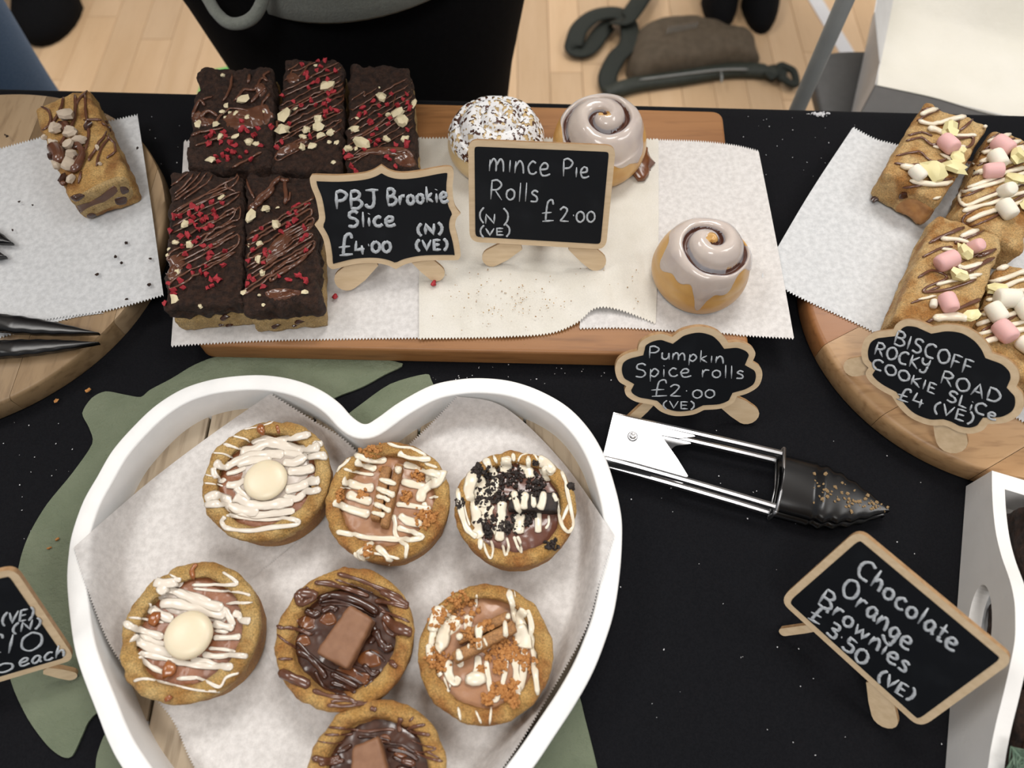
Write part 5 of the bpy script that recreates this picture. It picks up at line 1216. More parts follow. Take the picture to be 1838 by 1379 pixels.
choc_cup('cookie cup with an upright milk chocolate block, cut off by the bottom of the photo', 674, 1393, 254, 37,
 [([(360, 375), (500, 385), (650, 400), (800, 420), (1000, 400), (1080, 405)], 28), ([(290, 455), (500, 455), (650, 450)], 26), ([(240, 510), (400, 540), (550, 540)], 14), ([(150, 680), (260, 700), (400, 720), (520, 690)], 52), ([(300, 750), (450, 740), (560, 720)], 42), ([(1150, 280), (1130, 350), (1140, 430)], 42), ([(1230, 320), (1280, 270)], 26), ([(1400, 350), (1220, 390), (1300, 430), (1450, 460)], 32), ([(1250, 510), (1400, 570), (1510, 600), (1350, 640), (1250, 600)], 16), ([(830, 180), (900, 200)], 42), ([(1150, 720), (1300, 760)], 60), ([(1400, 620), (1550, 700)], 20), ([(1300, 640), (1450, 700), (1580, 730)], 26), ([(200, 900), (400, 950), (600, 930)], 40), ([(1200, 900), (1500, 950)], 30)],
 [([(960, 540), (1150, 560), (1300, 640)], 26), ([(1000, 600), (1200, 640), (1330, 720)], 34), ([(480, 640), (560, 610), (640, 560)], 40), ([(1100, 800), (1300, 850)], 60), ([(400, 850), (560, 900)], 50), ([(500, 1200), (900, 1250)], 50), ([(1060, 680), (1180, 740), (1300, 800)], 30), ([(700, 480), (860, 480), (1040, 520)], 30)],
 [(980, 500, 70), (1150, 640, 80), (520, 900, 90), (1150, 1000, 90)], [(640, 575), (918, 462), (1030, 900), (620, 960)], zz)

# ---------------- rolls ----------------
def roll(name, label, cx_, cy_, R, hh, seed, turns=2.6, icing=True, sugar=False, top=None, drips=(), hs=.0205, dough='dough', ph=0, glaze='glaze', S0=.60):
    c = P(cx_, cy_, hs); t = thing(name, label, 'roll', (c.x, c.y, T + hs))
    GR = []
    NA, NS = (260, 110) if sugar else (160, 64)
    def surf(s, a, off=0, gd=.0046):
        # s 0 centre .. 1 foot
        if s < .80:
            q = s / .80; r = R * .98 * sin(q * pi / 2) ** .85; z_ = hh * (.44 + .56 * cos(q * pi / 2) ** 1.15)
        else:
            GR.append(0); q = (s - .80) / .20; r = R * (.98 + .05 * sin(q * pi) - .10 * q * q) ; z_ = hh * .44 * (1 - q)
        if s < .80:
            p = (r / R * turns - a / (2 * pi) + ph) % 1.0; fade = min(1, max(0, (r / R) / .10)) * min(1, max(0, (.93 - r / R) / .12))
            g_ = exp(-((p - .5) / .10) ** 2) * fade
            bump = (.5 - .5 * cos(2 * pi * (p - .5))) * fade
            GR.append(g_)
            z_ += -.0075 * fade * (((p + .5) % 1.0) - .5) * .9 * 0 + .0030 * bump - gd * g_
        r += off * (1 if s > .6 else s); z_ += off * (1 if s < .8 else 0)
        d = Vector((cos(a), sin(a), 0))
        nz = .0011 * fn((cos(a) * s * 3, sin(a) * s * 3, s), 1.2, seed, 2)
        return Vector((c.x, c.y, T + hs)) + d * (r * (1 + .025 * sin(2 * a + seed) + .015 * sin(3 * a))) + Vector((0, 0, max(0, z_ + nz * (1 if s < .8 else 0))))
    def shell(off, gd, s1=lambda a: 1, keep=None):
        m = M(); GR.clear(); GZ = []
        for i in range(NS + 1):
            for k in range(NA):
                GR.append(0); a = 2 * pi * k / NA; m.v.append(surf(s1(a) * i / NS, a, off - (.0012 if keep and i == NS else 0), gd)); GZ.append(GR[-1])
        for i in range(NS):
            for k in range(NA):
                a = i * NA + k; b = i * NA + (k + 1) % NA
                if keep and not keep(m.v[a], i / NS): continue
                if keep and icing and i < 5: continue
                if keep and icing and GZ[a] > .45 and fn((m.v[a].x, m.v[a].y), 40, seed, 2) > -.12: continue
                m.f.append((a, b, b + NA, a + NA))
        return m
    shell(0, .0025 if sugar else .0085).build('dough', MT[dough], t)
    shell(-.0012, .0012 if sugar else .0035, lambda a: .76).build('filling', MT['filling'], t)
    def S1(a):
        v = S0 + .05 * fn((cos(a), sin(a)), 1.5, seed, 2)
        for da, amp, wd in drips: 
            dd = (a - da + pi) % (2 * pi) - pi; v += amp * exp(-(dd / wd) ** 2)
        return min(.97, v)
    if icing: shell(.0006, .0066, S1, lambda p, s: True).build('icing', MT[glaze], t)
    if sugar:
        shell(.0003, .0025, lambda a: S0 * .94, lambda p, s: fn(p, 120, 5, 3) > .0).build('mincemeat', MT['filling'], t)
        shell(.0007, .0025, lambda a: S0 + .08 * fn((cos(a), sin(a)), 2.5, seed, 2), lambda p, s: fn(p, 330, 3, 3) + .16 - .5 * max(0, s - .6) + .20 * fn(p, 60, 9, 2) > -.0).build('icing_sugar', MT['sugar'], t)
    return t
r_ = .0375
tt_ = roll('iced_roll', 'swirled iced roll alone at the front right of the acacia board', 1249, 504, .0325, .048, 2, 1.75, True, drips=((-1.75, .42, .20), (3.4, .24, .25), (-.2, .22, .3), (-2.3, .14, .3), (-1.3, .22, .3)), ph=.15, S0=.47)
tt_ = roll('iced_roll', 'swirled iced roll behind the rectangular sign, with a burnt syrupy right side', 1073, 280, .0368, .042, 5, 1.9, True, drips=((-.7, .3, .3), (-1.2, .18, .25), (-2.5, .12, .3)), ph=.55, S0=.52)
base_ = P(1100, 290, .0205)
m = M(); blob(m, Vector((base_.x + .016, base_.y + .004, T + .0215)), .013, .024, .007, 3, .3, .45, 2, 8, 16)
m.build('burnt_syrup', MT['darkcaramel'], tt_)
roll('sugared_roll', 'round roll thickly dusted with icing sugar behind the rectangular sign', 891, 281, .0362, .042, 8, 2.3, False, True, dough='doughpale', ph=.3, S0=.74)
# ---------------- steel tongs ----------------
def V3(p, h): return P(p[0], p[1], h)
tz = Z(1070, 560, 3.2246)
A0, A1 = P(*tz((85, 752)), .008), P(*tz((1030, 995)), .008)
ax = (A1 - A0).normalized(); sd = Vector((-ax.y, ax.x, 0)); Lm = (A1 - A0).length
tg = thing('serving_tongs', 'steel serving tongs with black scalloped jaws lying closed on the black cloth', 'tongs', (A0.x, A0.y, T))
def tl(s, w, h): return Vector((A0.x, A0.y, T + h)) + ax * s + sd * w
wh, wt = .0165, .0195   # half widths (head, collar)
for lvl, h0, nm in ((0, .0012, 'lower_arm'), (1, .0135, 'upper_arm')):
    m = M()
    sgn = 1 if lvl else -1
    for s_ in (1, -1):          # side rails: folded U channels
        pts = [tl(-.002, s_ * (wh - .001), h0 + .0022)] + [tl(Lm * k, s_ * (wh + (wt - wh) * k - .0012), h0 + .0022 + .001 * sin(pi * k)) for k in (.1, .25, .5, .75, .9, 1.0)]
        tube(m, cat(pts, 5), .0021, 8, 1.25, taper=False)
    # solid head plate of this arm, with a pointed slot start
    hl = [(-.003, -wh), (.046, -wh - .0002), (.052, -wh + .0022), (.043, -.004), (.030, .009) if lvl else (.034, 0), (.042, .010), (.052, wh - .0022), (.046, wh), (-.003, wh)]
    hl = [Vector(p) for p in hl]; hp = roundpoly(hl, .0012, 3)
    prism(m, [tl(p.x, p.y, h0 + .0034) for p in hp], Vector((0, 0, 1)), .0011)
    m.build(nm, MT['steel'], tg, angle=40)
m = M()    # closed head walls
for s_ in (-1, 1): prism(m, [tl(-.003, s_ * wh, .0015), tl(.030, s_ * wh, .0015), tl(.030, s_ * wh, .0165), tl(-.003, s_ * wh, .0165)], sd, .0009)
prism(m, [tl(-.003, -wh, .0015), tl(-.003, wh, .0015), tl(-.003, wh, .0165), tl(-.003, -wh, .0165)], ax, .0009)
hh_ = m.build('hinge_housing', MT['steel'], tg, smooth=False)
m = M(); c_ = tl(.0125, .003, .0180); n = 20
for r_, z_ in ((.0033, 0), (.0033, .0006), (.0024, .0011), (.0020, .0006), (0, .0006)):
    for k in range(n): m.v.append(c_ + Vector((r_ * cos(2 * pi * k / n), r_ * sin(2 * pi * k / n), z_)))
for i in range(4):
    for k in range(n): a = i * n + k; b = i * n + (k + 1) % n; m.f.append((a, b, b + n, a + n))
m.build('rivet', MT['steel'], hh_)
m = M()   # locking collar
for h_ in (.0015, .0175): tube(m, [tl(Lm + .001, -wt - .0022, h_), tl(Lm + .003, 0, h_ + (.0005 if h_ > .01 else 0)), tl(Lm + .001, wt + .0022, h_)], .0011, 8, taper=False)
for s_ in (-1, 1): tube(m, [tl(Lm + .001, s_ * (wt + .0022), .0015), tl(Lm + .001, s_ * (wt + .0022), .0175)], .0011, 8, taper=False)
m.build('collar', MT['steel'], tg)
def jaw(t, o, ax, sd, L, W, zt, zb, seed, up=True, name='jaw', mt='blackplastic'):
    """a spoon-shaped scalloped jaw: outline wavy, middle hollowed"""
    m = M(); NXj, NWj = 60, 14
    for i in range(NXj + 1):
        s = i / NXj; 
        wv = W * (1 if s < .32 else max(.05, (1 - ((s - .32) / .68) ** 1.8))) * (1 + (.05 * sin(s * 48) if s > .3 else 0))
        for j in range(NWj + 1):
            q = j / NWj * 2 - 1
            dome = sqrt(max(0, 1 - q * q * .92))
            z_ = zb + (zt - zb) * dome * (1 - .35 * s * s)
            if s > .30: z_ -= (zt - zb) * .30 * (1 - abs(q) ** 2) * min(1, (s - .30) / .1)
            p = Vector((o.x, o.y, T)) + ax * (s * L) + sd * (q * wv) + Vector((0, 0, z_)); m.v.append(p)
    nb = len(m.v)
    for i in range(NXj):
        for j in range(NWj): a = i * (NWj + 1) + j; m.f.append((a, a + 1, a + NWj + 2, a + NWj + 1))
    # underside
    for v in list(m.v): m.v.append(Vector((v.x, v.y, max(T + zb - .0016, v.z - .0026))))
    for i in range(NXj):
        for j in range(NWj): a = nb + i * (NWj + 1) + j; m.f.append((a, a + NWj + 1, a + NWj + 2, a + 1))
    for i in range(NXj):
        for j in (0, NWj): a = i * (NWj + 1) + j; m.f.append((a, a + NWj + 1, a + NWj + 1 + nb, a + nb))
    for i in (0, NXj):
        for j in range(NWj): a = i * (NWj + 1) + j; m.f.append((a, a + 1, a + 1 + nb, a + nb))
    return m.build(name, MT[mt], t), m
jt = P(*tz((1680, 1170)), .006); js = tl(Lm + .0015, 0, 0); jL = (Vector((jt.x, jt.y)) - Vector((js.x, js.y))).length
jax = Vector((jt.x - js.x, jt.y - js.y, 0)).normalized(); jsd = Vector((-jax.y, jax.x, 0))
jaw(tg, js, jax, jsd, jL, wt + .0005, .0085, .0018, 1)
_, jm = jaw(tg, js, jax, jsd, jL * .985, wt - .0002, .0195, .0105, 2)
m = M(); bvj = jm.bvh(); rj = random.Random(5)
for k in range(70):
    s = rj.uniform(.28, .97); q = rj.gauss(0, .33)
    p = js + jax * (s * jL) + jsd * (q * wt * (1.2 - s))
    h = drop(p.x, p.y, bvj)
    if h: z_ = rj.uniform(.0003, .0011); blob(m, h + Vector((0, 0, z_ * .3)), z_ * 1.3, z_, z_ * .7, rj.random() * 50, rj.random() * 6, .8, 1.3, 4, 5)
tag(m.build('stuck_crumbs', MT['crumb'], tg, smooth=False), kind='stuff')

# black nylon tongs on the left board
def nylon(name, label, px, hgt, spread):
    t = None
    for (a, b, w, h_) in px:
        A, B_ = P(*a, h_), P(*b, h_)
        if t is None: t = thing(name, label, 'tongs', (B_.x, B_.y, T + hgt))
        d = Vector((B_.x - A.x, B_.y - A.y, 0)); L = d.length; d.normalize(); s_ = Vector((-d.y, d.x, 0))
        jaw(t, A, d, s_, L, w, h_ + .007, h_ + .0008, 3, name='jaw')
    return t
nt_ = nylon('nylon_tongs', 'black nylon tongs with open jaws lying on the front of the left round board', [((-70, 574), (180, 601), .0068, .0235), ((-70, 634), (180, 618), .0066, .0235)], .02, 0)
m = M(); A, B_ = P(-15, 592, .03), P(-10, 628, .03); tube(m, [A, B_], .0012, 8, taper=False); m.build('spring_pin', MT['steel'], nt_)
m = M(); tube(m, cat([P(-70, 592, .027), P(-200, 600, .027), P(-300, 612, .027), P(-330, 620, .027), P(-300, 626, .027), P(-200, 622, .027), P(-70, 628, .027)], 6), .0045, 8, .6, taper=False); m.build('handle', MT['steel'], nt_)
nt2 = nylon('nylon_tongs', 'black tong tips poking in at the left edge beside the honeycomb slice', [((-90, 398), (26, 440), .0085, .0235), ((-90, 440), (14, 464), .008, .0235)], .02, 0)
m = M(); tube(m, cat([P(-90, 398, .027), P(-200, 370, .027), P(-260, 380, .027), P(-200, 400, .027), P(-90, 440, .027)], 6), .0045, 8, .6, taper=False); m.build('handle', MT['steel'], nt2)

# ---------------- white box tray at the right, with brownies ----------------
wz = Z(1360, 830, 2.5126)
B0, B1 = P(1734, 873, .0003), P(1697, 1379, .0003)
we = (B1 - B0).normalized(); wn = Vector((0, 0, 1)).cross(we).normalized()     # wn points right, into the tray
if wn.x < 0: wn = -wn
wt_ = thing('white_wooden_tray', 'white painted wooden tray with a scooped handle end at the right edge', 'tray', (B0.x + .1, B0.y - .1, T))
top_px = [(1055, 41), (1056, 130), (1062, 230), (1075, 330), (1100, 430), (1135, 530), (1155, 620), (1160, 700), (1158, 800), (1140, 900), (1108, 1040), (1075, 1170), (1050, 1290), (1036, 1379)]
tops = []
for p in top_px:
    q = PP(*wz(p), B0, wn); tops.append(((q - B0).dot(we), q.z - T))
print('TRAY tops', [(round(a, 3), round(b, 3)) for a, b in tops])
Lw = tops[-1][0]; Hc = tops[0][1]
tops = [(0, Hc)] + tops[1:]
# mirror the end wall about the middle of the peak
pk = max(tops, key=lambda a: a[1]); mirrored = [(2 * pk[0] - a, b) for a, b in tops if 2 * pk[0] - a > tops[-1][0]][::-1]
full = tops + mirrored
WL = full[-1][0]
prof = [(0, .0)] + [tuple(v) for v in cat([Vector((a, b)) for a, b in full], 4)] + [(WL, 0)]
hole_px = [(970, 790), (968, 720), (985, 620), (1015, 545), (1045, 522), (1068, 560), (1072, 640), (1070, 720), (1055, 800), (1020, 860), (985, 850)]
hole = []
for p in hole_px: q = PP(*wz(p), B0, wn); hole.append(Vector(((q - B0).dot(we), q.z - T)))
hc = sum(hole, Vector((0, 0))) / len(hole); print('hole', hc, WL)
hole = [Vector((pk[0] - .010 + .027 * cos(a), pk[1] - .034 + .0125 * (sin(a)))) for a in [2 * pi * k / 40 for k in range(40)]]
bm = bmesh.new(); th = .0075
def wp(a, b, t): return B0 + we * a + Vector((0, 0, b)) + wn * t
for pl in (prof, [tuple(h) for h in hole]):
    vs_ = [bm.verts.new(wp(a, b, 0)) for a, b in pl]
    for i in range(len(vs_)): bm.edges.new((vs_[i], vs_[(i + 1) % len(vs_)]))
bmesh.ops.triangle_fill(bm, use_beauty=True, edges=bm.edges[:])
ex = bmesh.ops.extrude_face_region(bm, geom=bm.faces[:])
bmesh.ops.translate(bm, vec=wn * th, verts=[v for v in ex['geom'] if isinstance(v, bmesh.types.BMVert)])
bm.verts.index_update(); m = M(); m.v = [v.co.copy() for v in bm.verts]; m.f = [tuple(v.index for v in f.verts) for f in bm.faces]; bm.free()
m.build('handle_panel', MT['paint2'], wt_, smooth=False)
def wall(name, a0, a1, t0, t1, h):
    m = M(); prism(m, [wp(a0, 0, t0), wp(a1, 0, t0), wp(a1, 0, t1), wp(a0, 0, t1)], Vector((0, 0, 1)), h); m.build(name, MT['paint2'], wt_, smooth=False)
TW = .30
wall('side_panel', 0, .010, th, TW, Hc); wall('side_panel', WL - .010, WL, th, TW, Hc); wall('end_panel', .010, WL - .010, TW - .01, TW, Hc + .02)
wall('tray_floor', .010, WL - .010, th, TW - .01, .006)
# parchment and brownies inside
m = M(); 
for i in range(13):
    for j in range(13): m.v.append(wp(.014 + (WL - .028) * i / 12, .0072 + .0006 * rnd.random(), th + .002 + (TW - .03) * j / 12))
for i in range(12):
    for j in range(12): a = i * 13 + j; m.f.append((a, a + 1, a + 14, a + 13))
tag(m.build('parchment_sheet', MT['parch3']), 'parchment sheet lining the white handled tray', 'parchment')
def brownie_square(lbl, a0, a1, t0, t1, hh, seed):
    q = [wp(a0, 0, t0), wp(a0, 0, t1), wp(a1, 0, t1), wp(a1, 0, t0)]
    c = sum(q, Vector((0, 0, 0))) / 4
    t = thing('chocolate_orange_brownie', lbl, 'brownie', (c.x, c.y, T + .0082))
    b = rbox([(p.x, p.y) for p in q], T + .0082, T + hh, .005, .003, 90, seed, .0028); b.build('brownie_body', MT['brownie'], t); bv = b.bvh()
    R_ = random.Random(seed); px_ = M()
    m = M()
    for k in range(9):
        y = a0 + (a1 - a0) * (k + .5) / 9; pts = []
        for s in range(7):
            w_ = wp(y + R_.uniform(-.003, .003) + .01 * (s / 6 - .5), 0, t0 + .003 + (t1 - t0 - .006) * s / 6); h = drop(w_.x, w_.y, bv, .0006)
            if h: pts.append(h)
        if len(pts) > 2: tube(m, cat(pts, 4), .0012, 6, .8)
    m.build('chocolate_drizzle', MT['drizz'], t)
    for k in range(4):
        w_ = wp(R_.uniform(a0 + .014, a1 - .014), 0, R_.uniform(t0 + .006, t1 - .014)); h = drop(w_.x, w_.y, bv)
        if not h: continue
        an = R_.random() * 3; u_ = Vector((cos(an), sin(an), 0)) * R_.uniform(.010, .015); v_ = Vector((-sin(an), cos(an), 0)) * .008
        c_ = rbox([h - u_ * .5 + v_, h + u_ * .5 + v_ * .7, h + u_ * .5 - v_ * .7, h - u_ * .5 - v_], h.z - .001, h.z + .008, .0018, .0006, 200, k, .002); c_.build('chocolate_piece', MT['milkchoc'], t)
    return t
brownie_square('topmost brownie with chocolate pieces inside the white tray by the handle', .018, .068, th + .008, th + .066, .044, 61)
brownie_square('second brownie in the white tray, level with the chocolate orange sign', .072, .124, th + .006, th + .064, .046, 62)
brownie_square('third brownie in the white tray, beside the fir sprig', .128, .182, th + .007, th + .064, .045, 63)
fc = P(1850, 1384, .055); fs = thing('fir_sprig', 'small green fir sprig on the brownies in the bottom right corner', 'sprig', fc)
for k in range(3):
    m = M(); a0_ = -2.2 + k * 1.1; d = Vector((cos(a0_), sin(a0_), .12)); pts = [fc + d * (.034 * i / 6 - .012) for i in range(7)]
    tube(m, pts, .0008, 6)
    for i in range(70):
        b_ = fc + d * (.034 * i / 70 - .012); s2 = Vector((-d.y, d.x, 0)) * (1 if i % 2 else -1)
        tube(m, [b_, b_ + s2 * .006 + d * .005 + Vector((0, 0, rnd.uniform(-.001, .004)))], .0007, 4)
    m.build('twig', MT['fir'], fs)

# ---------------- loose crumbs ----------------
def scatter(label, name, pxs, hgt, mt, smin, smax, seed):
    R_ = random.Random(seed); m = M()
    for u, v in pxs:
        p = P(u, v, hgt); s_ = R_.uniform(smin, smax); blob(m, p + Vector((0, 0, s_ * .5)), s_, s_ * R_.uniform(.5, 1), s_ * .6, R_.random() * 99, R_.random() * 6, .8, 1.2, 4, 5)
    tag(m.build(name, mt, smooth=False), label, 'crumbs', kind='stuff')
R_ = random.Random(99)
pts = [(R_.uniform(1100, 1700), R_.uniform(770, 1370)) for _ in range(42)] + [(R_.uniform(0, 140), R_.uniform(740, 1000)) for _ in range(26)] + [(R_.uniform(700, 1100), R_.uniform(655, 690)) for _ in range(26)] + [(R_.uniform(260, 330), R_.uniform(180, 300)) for _ in range(7)] + [(R_.uniform(1330, 1600), R_.uniform(205, 330)) for _ in range(30)] + [(1290, 855), (1293, 868), (1352, 884), (1358, 882), (1125, 849), (1428, 940), (1430, 1075), (1433, 1165), (1395, 1162)]
scatter('tiny pale sugar specks scattered over the black cloth', 'sugar_specks', pts, .0004, MT['whitecrumb'], .0002, .00055, 1)
scatter('white smear of sugar on the cloth at the far edge near the grey pole', 'sugar_smear', [(1470 + R_.gauss(0, 9), 205 + R_.gauss(0, 2)) for _ in range(70)], .0004, MT['whitecrumb'], .0004, .0012, 2)
scatter('brown crumbs on the left parchment and round board', 'cookie_crumbs', [(59, 369), (23, 414), (228, 438), (227, 437), (219, 473), (228, 538), (120, 575), (208, 462), (10, 243), (14, 246), (248, 267), (35, 363), (270, 465), (268, 512), (176, 493)], .0215, MT['brownie'], .0007, .0016, 3)
scatter('golden crumbs on the greasy parchment by the front roll', 'pastry_crumbs', [(R_.gauss(900, 60), R_.gauss(545, 22)) for _ in range(110)] + [(R_.uniform(800, 1150), R_.uniform(480, 560)) for _ in range(50)], .0222, MT['cookiebarR'], .0002, .0006, 4)
scatter('two orange crumbs on the cloth beside the green leaf mat', 'orange_crumbs', [(157, 703), (160, 701), (101, 721), (88, 985), (92, 983), (104, 968)], .0018, MT['bcrumb'], .0008, .0016, 5)
for (u, v, h_), lb in zip([(602, 534, .0205), (779, 511, .0212)], ['red raspberry crumb on parchment by the left foot of the bracket-shaped sign', 'red raspberry crumb on parchment by the right foot of the bracket-shaped sign']):
    m = M(); p = P(u, v, h_); blob(m, p + Vector((0, 0, .0014)), .0024, .0018, .0015, u, 1, .8, 1.2, 6, 8); tag(m.build('raspberry_crumb', MT['rasp']), lb, 'crumb')

# ---------------- behind the table: chair, box, bag ----------------
ch = thing('folding_chair', 'folding chair with charcoal plastic seat and grey metal frame behind the table', 'chair', (.52, .95, 0))
y0 = .66
pA = CAM + ray(1430, 195) * (y0 / ray(1430, 195).y); pB = CAM + ray(1508, 0) * (y0 / ray(1508, 0).y)
print('POLE', pA, pB)
px0 = (pA.x + pB.x) / 2 + .003
seat_z = .45
for nm, x_ in (('back_post', px0), ('back_post', px0 + .43)):
    m = M(); tube(m, [Vector((x_, y0 - .03, .012)), Vector((x_, y0 + .0, .45)), Vector((x_, y0, .93))], .0088, 12, taper=False); m.build(nm, MT['greypole'], ch)
    m = M(); tube(m, [Vector((x_ + (.02 if x_ < .5 else -.02), y0 + .46, .012)), Vector((x_ + (.02 if x_ < .5 else -.02), y0 + .10, .40)), Vector((x_ + (.02 if x_ < .5 else -.02), y0 + .012, .428))], .0088, 12, taper=False); m.build('front_leg', MT['greypole'], ch)
m = M(); tube(m, [Vector((px0, y0, .16)), Vector((px0 + .43, y0, .16))], .007, 10, taper=False); m.build('crossbar', MT['greypole'], ch)
sl = P(1458, 150, seat_z - T)
sx0 = sl.x; sxw = .40
st_far = P(1530, 90, seat_z - T).y; st_near = .70
seat = roundpoly([Vector((sx0, st_near)), Vector((sx0 + sxw, st_near)), Vector((sx0 + sxw, st_far)), Vector((sx0 + .005, st_far))], .062, 8)
slab(seat, seat_z - .022, seat_z, .006, 4).build('seat', MT['seatgrey'], ch, angle=60)
m = M(); bkp = roundpoly([Vector((px0 - .005, .82)), Vector((px0 + .435, .82)), Vector((px0 + .435, .97)), Vector((px0 - .005, .97))], .04, 6)
# back panel sits above the picture
prism(m, [Vector((p.x, y0 + .008, p.y)) for p in bkp], Vector((0, 1, 0)), .012); m.build('backrest', MT['seatgrey'], ch, smooth=False)

# cake box standing open on the seat
hb_ = -.195
A = P(1571, 152, hb_); B_ = P(1838, 216, hb_); Dd = P(1634, 0, hb_)
u_ = (B_ - A).normalized(); v_ = Vector((-u_.y, u_.x, 0))
print('BOX', A, u_, 'angle left', (Dd - A).normalized(), (Dd - A).length)
bx = thing('cake_box', 'open white cardboard cake box lined with cream paper, standing on the chair', 'box', (A.x + .13, A.y + .1, seat_z))
bw, bd, bh = .29, .27, A.z - seat_z - .0015
z0 = seat_z + .001
def bp_(a, b, z): return Vector((A.x, A.y, z)) + u_ * a + v_ * b
def boxpanel(name, pts, nrm, th, mt='card'):
    m = M(); prism(m, pts, nrm, th); return m.build(name, MT[mt], bx, smooth=False)
up_ = Vector((0, 0, 1)); z1 = A.z
boxpanel('box_base', [bp_(0, 0, z0), bp_(bw, 0, z0), bp_(bw, bd, z0), bp_(0, bd, z0)], up_, .0015)
boxpanel('front_wall', [bp_(0, 0, z0), bp_(bw, 0, z0), bp_(bw, 0, z1), bp_(0, 0, z1)], v_, .0012)
boxpanel('back_wall', [bp_(0, bd, z0), bp_(bw, bd, z0), bp_(bw, bd, z1), bp_(0, bd, z1)], v_, .0012)
boxpanel('side_wall', [bp_(0, 0, z0), bp_(0, bd, z0), bp_(0, bd, z1), bp_(0, 0, z1)], u_, .0012)
boxpanel('side_wall', [bp_(bw, 0, z0), bp_(bw, bd, z0), bp_(bw, bd, z1), bp_(bw, 0, z1)], u_, .0012)
boxpanel('lid', [bp_(0, bd, z1), bp_(bw, bd, z1), bp_(bw, bd + .10, z1 + .25), bp_(0, bd + .10, z1 + .25)], v_, .0012)
boxpanel('side_flap', [bp_(0, .04, z1), bp_(0, bd - .02, z1), bp_(-.035, bd - .03, z1 + .045), bp_(-.03, .07, z1 + .045)], u_, .0012)
# cream greaseproof sheet slumped inside, over the front rim
m = M(); n1, n2 = 30, 34
for j in range(n2 + 1):
    for i in range(n1 + 1):
        a = i / n1; b = j / n2
        # from front rim (b=0) down into the box, up the back
        x_ = .002 + (bw - .004) * a; y_ = .001 + (bd - .006) * b
        zz_ = z1 + .0015 - .030 * min(1, b / .25) ** .8 * (1 if b < .7 else 1 - (b - .7) / .3 * 1.1) * (1 - .6 * abs(2 * a - 1) ** 4) + .006 * fn((a * 2, b * 2), 1, 5, 2)
        if b == 0: y_ = -.002
        m.v.append(bp_(x_, y_, zz_))
for j in range(n2):
    for i in range(n1): a = j * (n1 + 1) + i; m.f.append((a, a + 1, a + n1 + 2, a + n1 + 1))
m.build('cream_liner', MT['greaseproof'], bx)

# bum bag on the floor
bz = Z(920, 0, 3.169)
fl = -T
body_o = [(650, 440), (645, 400), (662, 310), (700, 230), (760, 190), (860, 172), (1000, 165), (1140, 175), (1250, 225), (1350, 250), (1380, 310), (1385, 385), (1200, 405), (950, 440), (720, 480)]
bo = [P(*bz(p), fl + .002) for p in body_o]; bo = cat(bo, 4, True); cb = sum(bo, Vector((0, 0, 0))) / len(bo)
bag = thing('bum_bag', 'taupe bum bag with olive straps lying on the maple floor', 'bag', (cb.x, cb.y, 0))
m = M(); n = len(bo); K = 9
for i in range(K + 1):
    a = pi / 2 * i / K
    for p in bo:
        q = cb + (p - cb) * cos(a) ** .6 if i < K else cb
        crease = .006 * fn((q.x, q.y), 16, 2, 3)
        m.v.append(Vector((q.x, q.y, .002 + .062 * sin(a) ** .8 + (crease if i > 1 else 0))))
for i in range(K):
    for k in range(n): a = i * n + k; b = i * n + (k + 1) % n; m.f.append((a, b, b + n, a + n))
m.build('pouch', MT['bag'], bag)
m = M(); pts = [P(*bz(p), fl + .012) for p in [(520, 535), (600, 510), (720, 478), (950, 445), (1200, 405), (1350, 400), (1440, 410), (1500, 430)]]
tube(m, cat(pts, 5), .018, 12, .75, rv=[.016] * 5 + [.02] * 25 + [.017] * 6); m.build('zip_panel', MT['bagtrim'], bag)
zp_ = bpy.data.objects.get('zip_panel')
m = M(); pts = [P(*bz(p), fl + .028) for p in [(720, 455), (950, 425), (1180, 398), (1340, 395)]]; tube(m, cat(pts, 5), .0025, 6); m.build('zip', MT['greypole'], zp_)
m = M(); pts = [P(*bz(p), fl + .03) for p in [(1185, 400), (1190, 440), (1188, 470)]]; tube(m, pts, .003, 6); m.build('zip_pull', MT['greypole'], zp_)
def ribbon(name, px, hts, w, mt='strap'):
    m = M(); pts = cat([P(*bz(p), fl + h) for p, h in zip(px, hts)], 7)
    tube(m, pts, w / 2, 8, .14, taper=False); return m.build(name, MT[mt], bag)
ribbon('strap', [(560, 520), (540, 440), (590, 330), (660, 250), (660, 140), (600, 75), (480, 85), (390, 150), (355, 230), (350, 280), (400, 290), (450, 260), (500, 190), (560, 130), (640, 110), (700, 40), (740, -20), (800, -90)],
       [.01, .02, .03, .04, .035, .03, .03, .03, .025, .015, .012, .012, .014, .018, .05, .055, .05, .03], .044)
ribbon('strap', [(1440, 430), (1500, 400), (1560, 420)], [.02, .02, .015], .04)
m = M(); pts = [P(*bz(p), fl + .018) for p in [(1500, 440), (1520, 375), (1560, 385), (1600, 410), (1612, 480), (1570, 470), (1540, 450)]]
tube(m, cat(pts, 3, True), .009, 8, .8); m.build('buckle', MT['strap'], bag)
m = M(); pts = [P(*bz(p), fl + .055) for p in [(870, 190), (930, 165), (1000, 160), (1060, 140)]]
for k in range(9):
    a = P(*bz((880 + k * 20, 190 - k * 4)), fl + .066); b = P(*bz((892 + k * 20, 150 - k * 3)), fl + .066); tube(m, [a, b], .0018, 5)
tag(m.build('pale_print', MT['greypole'], bag), None)

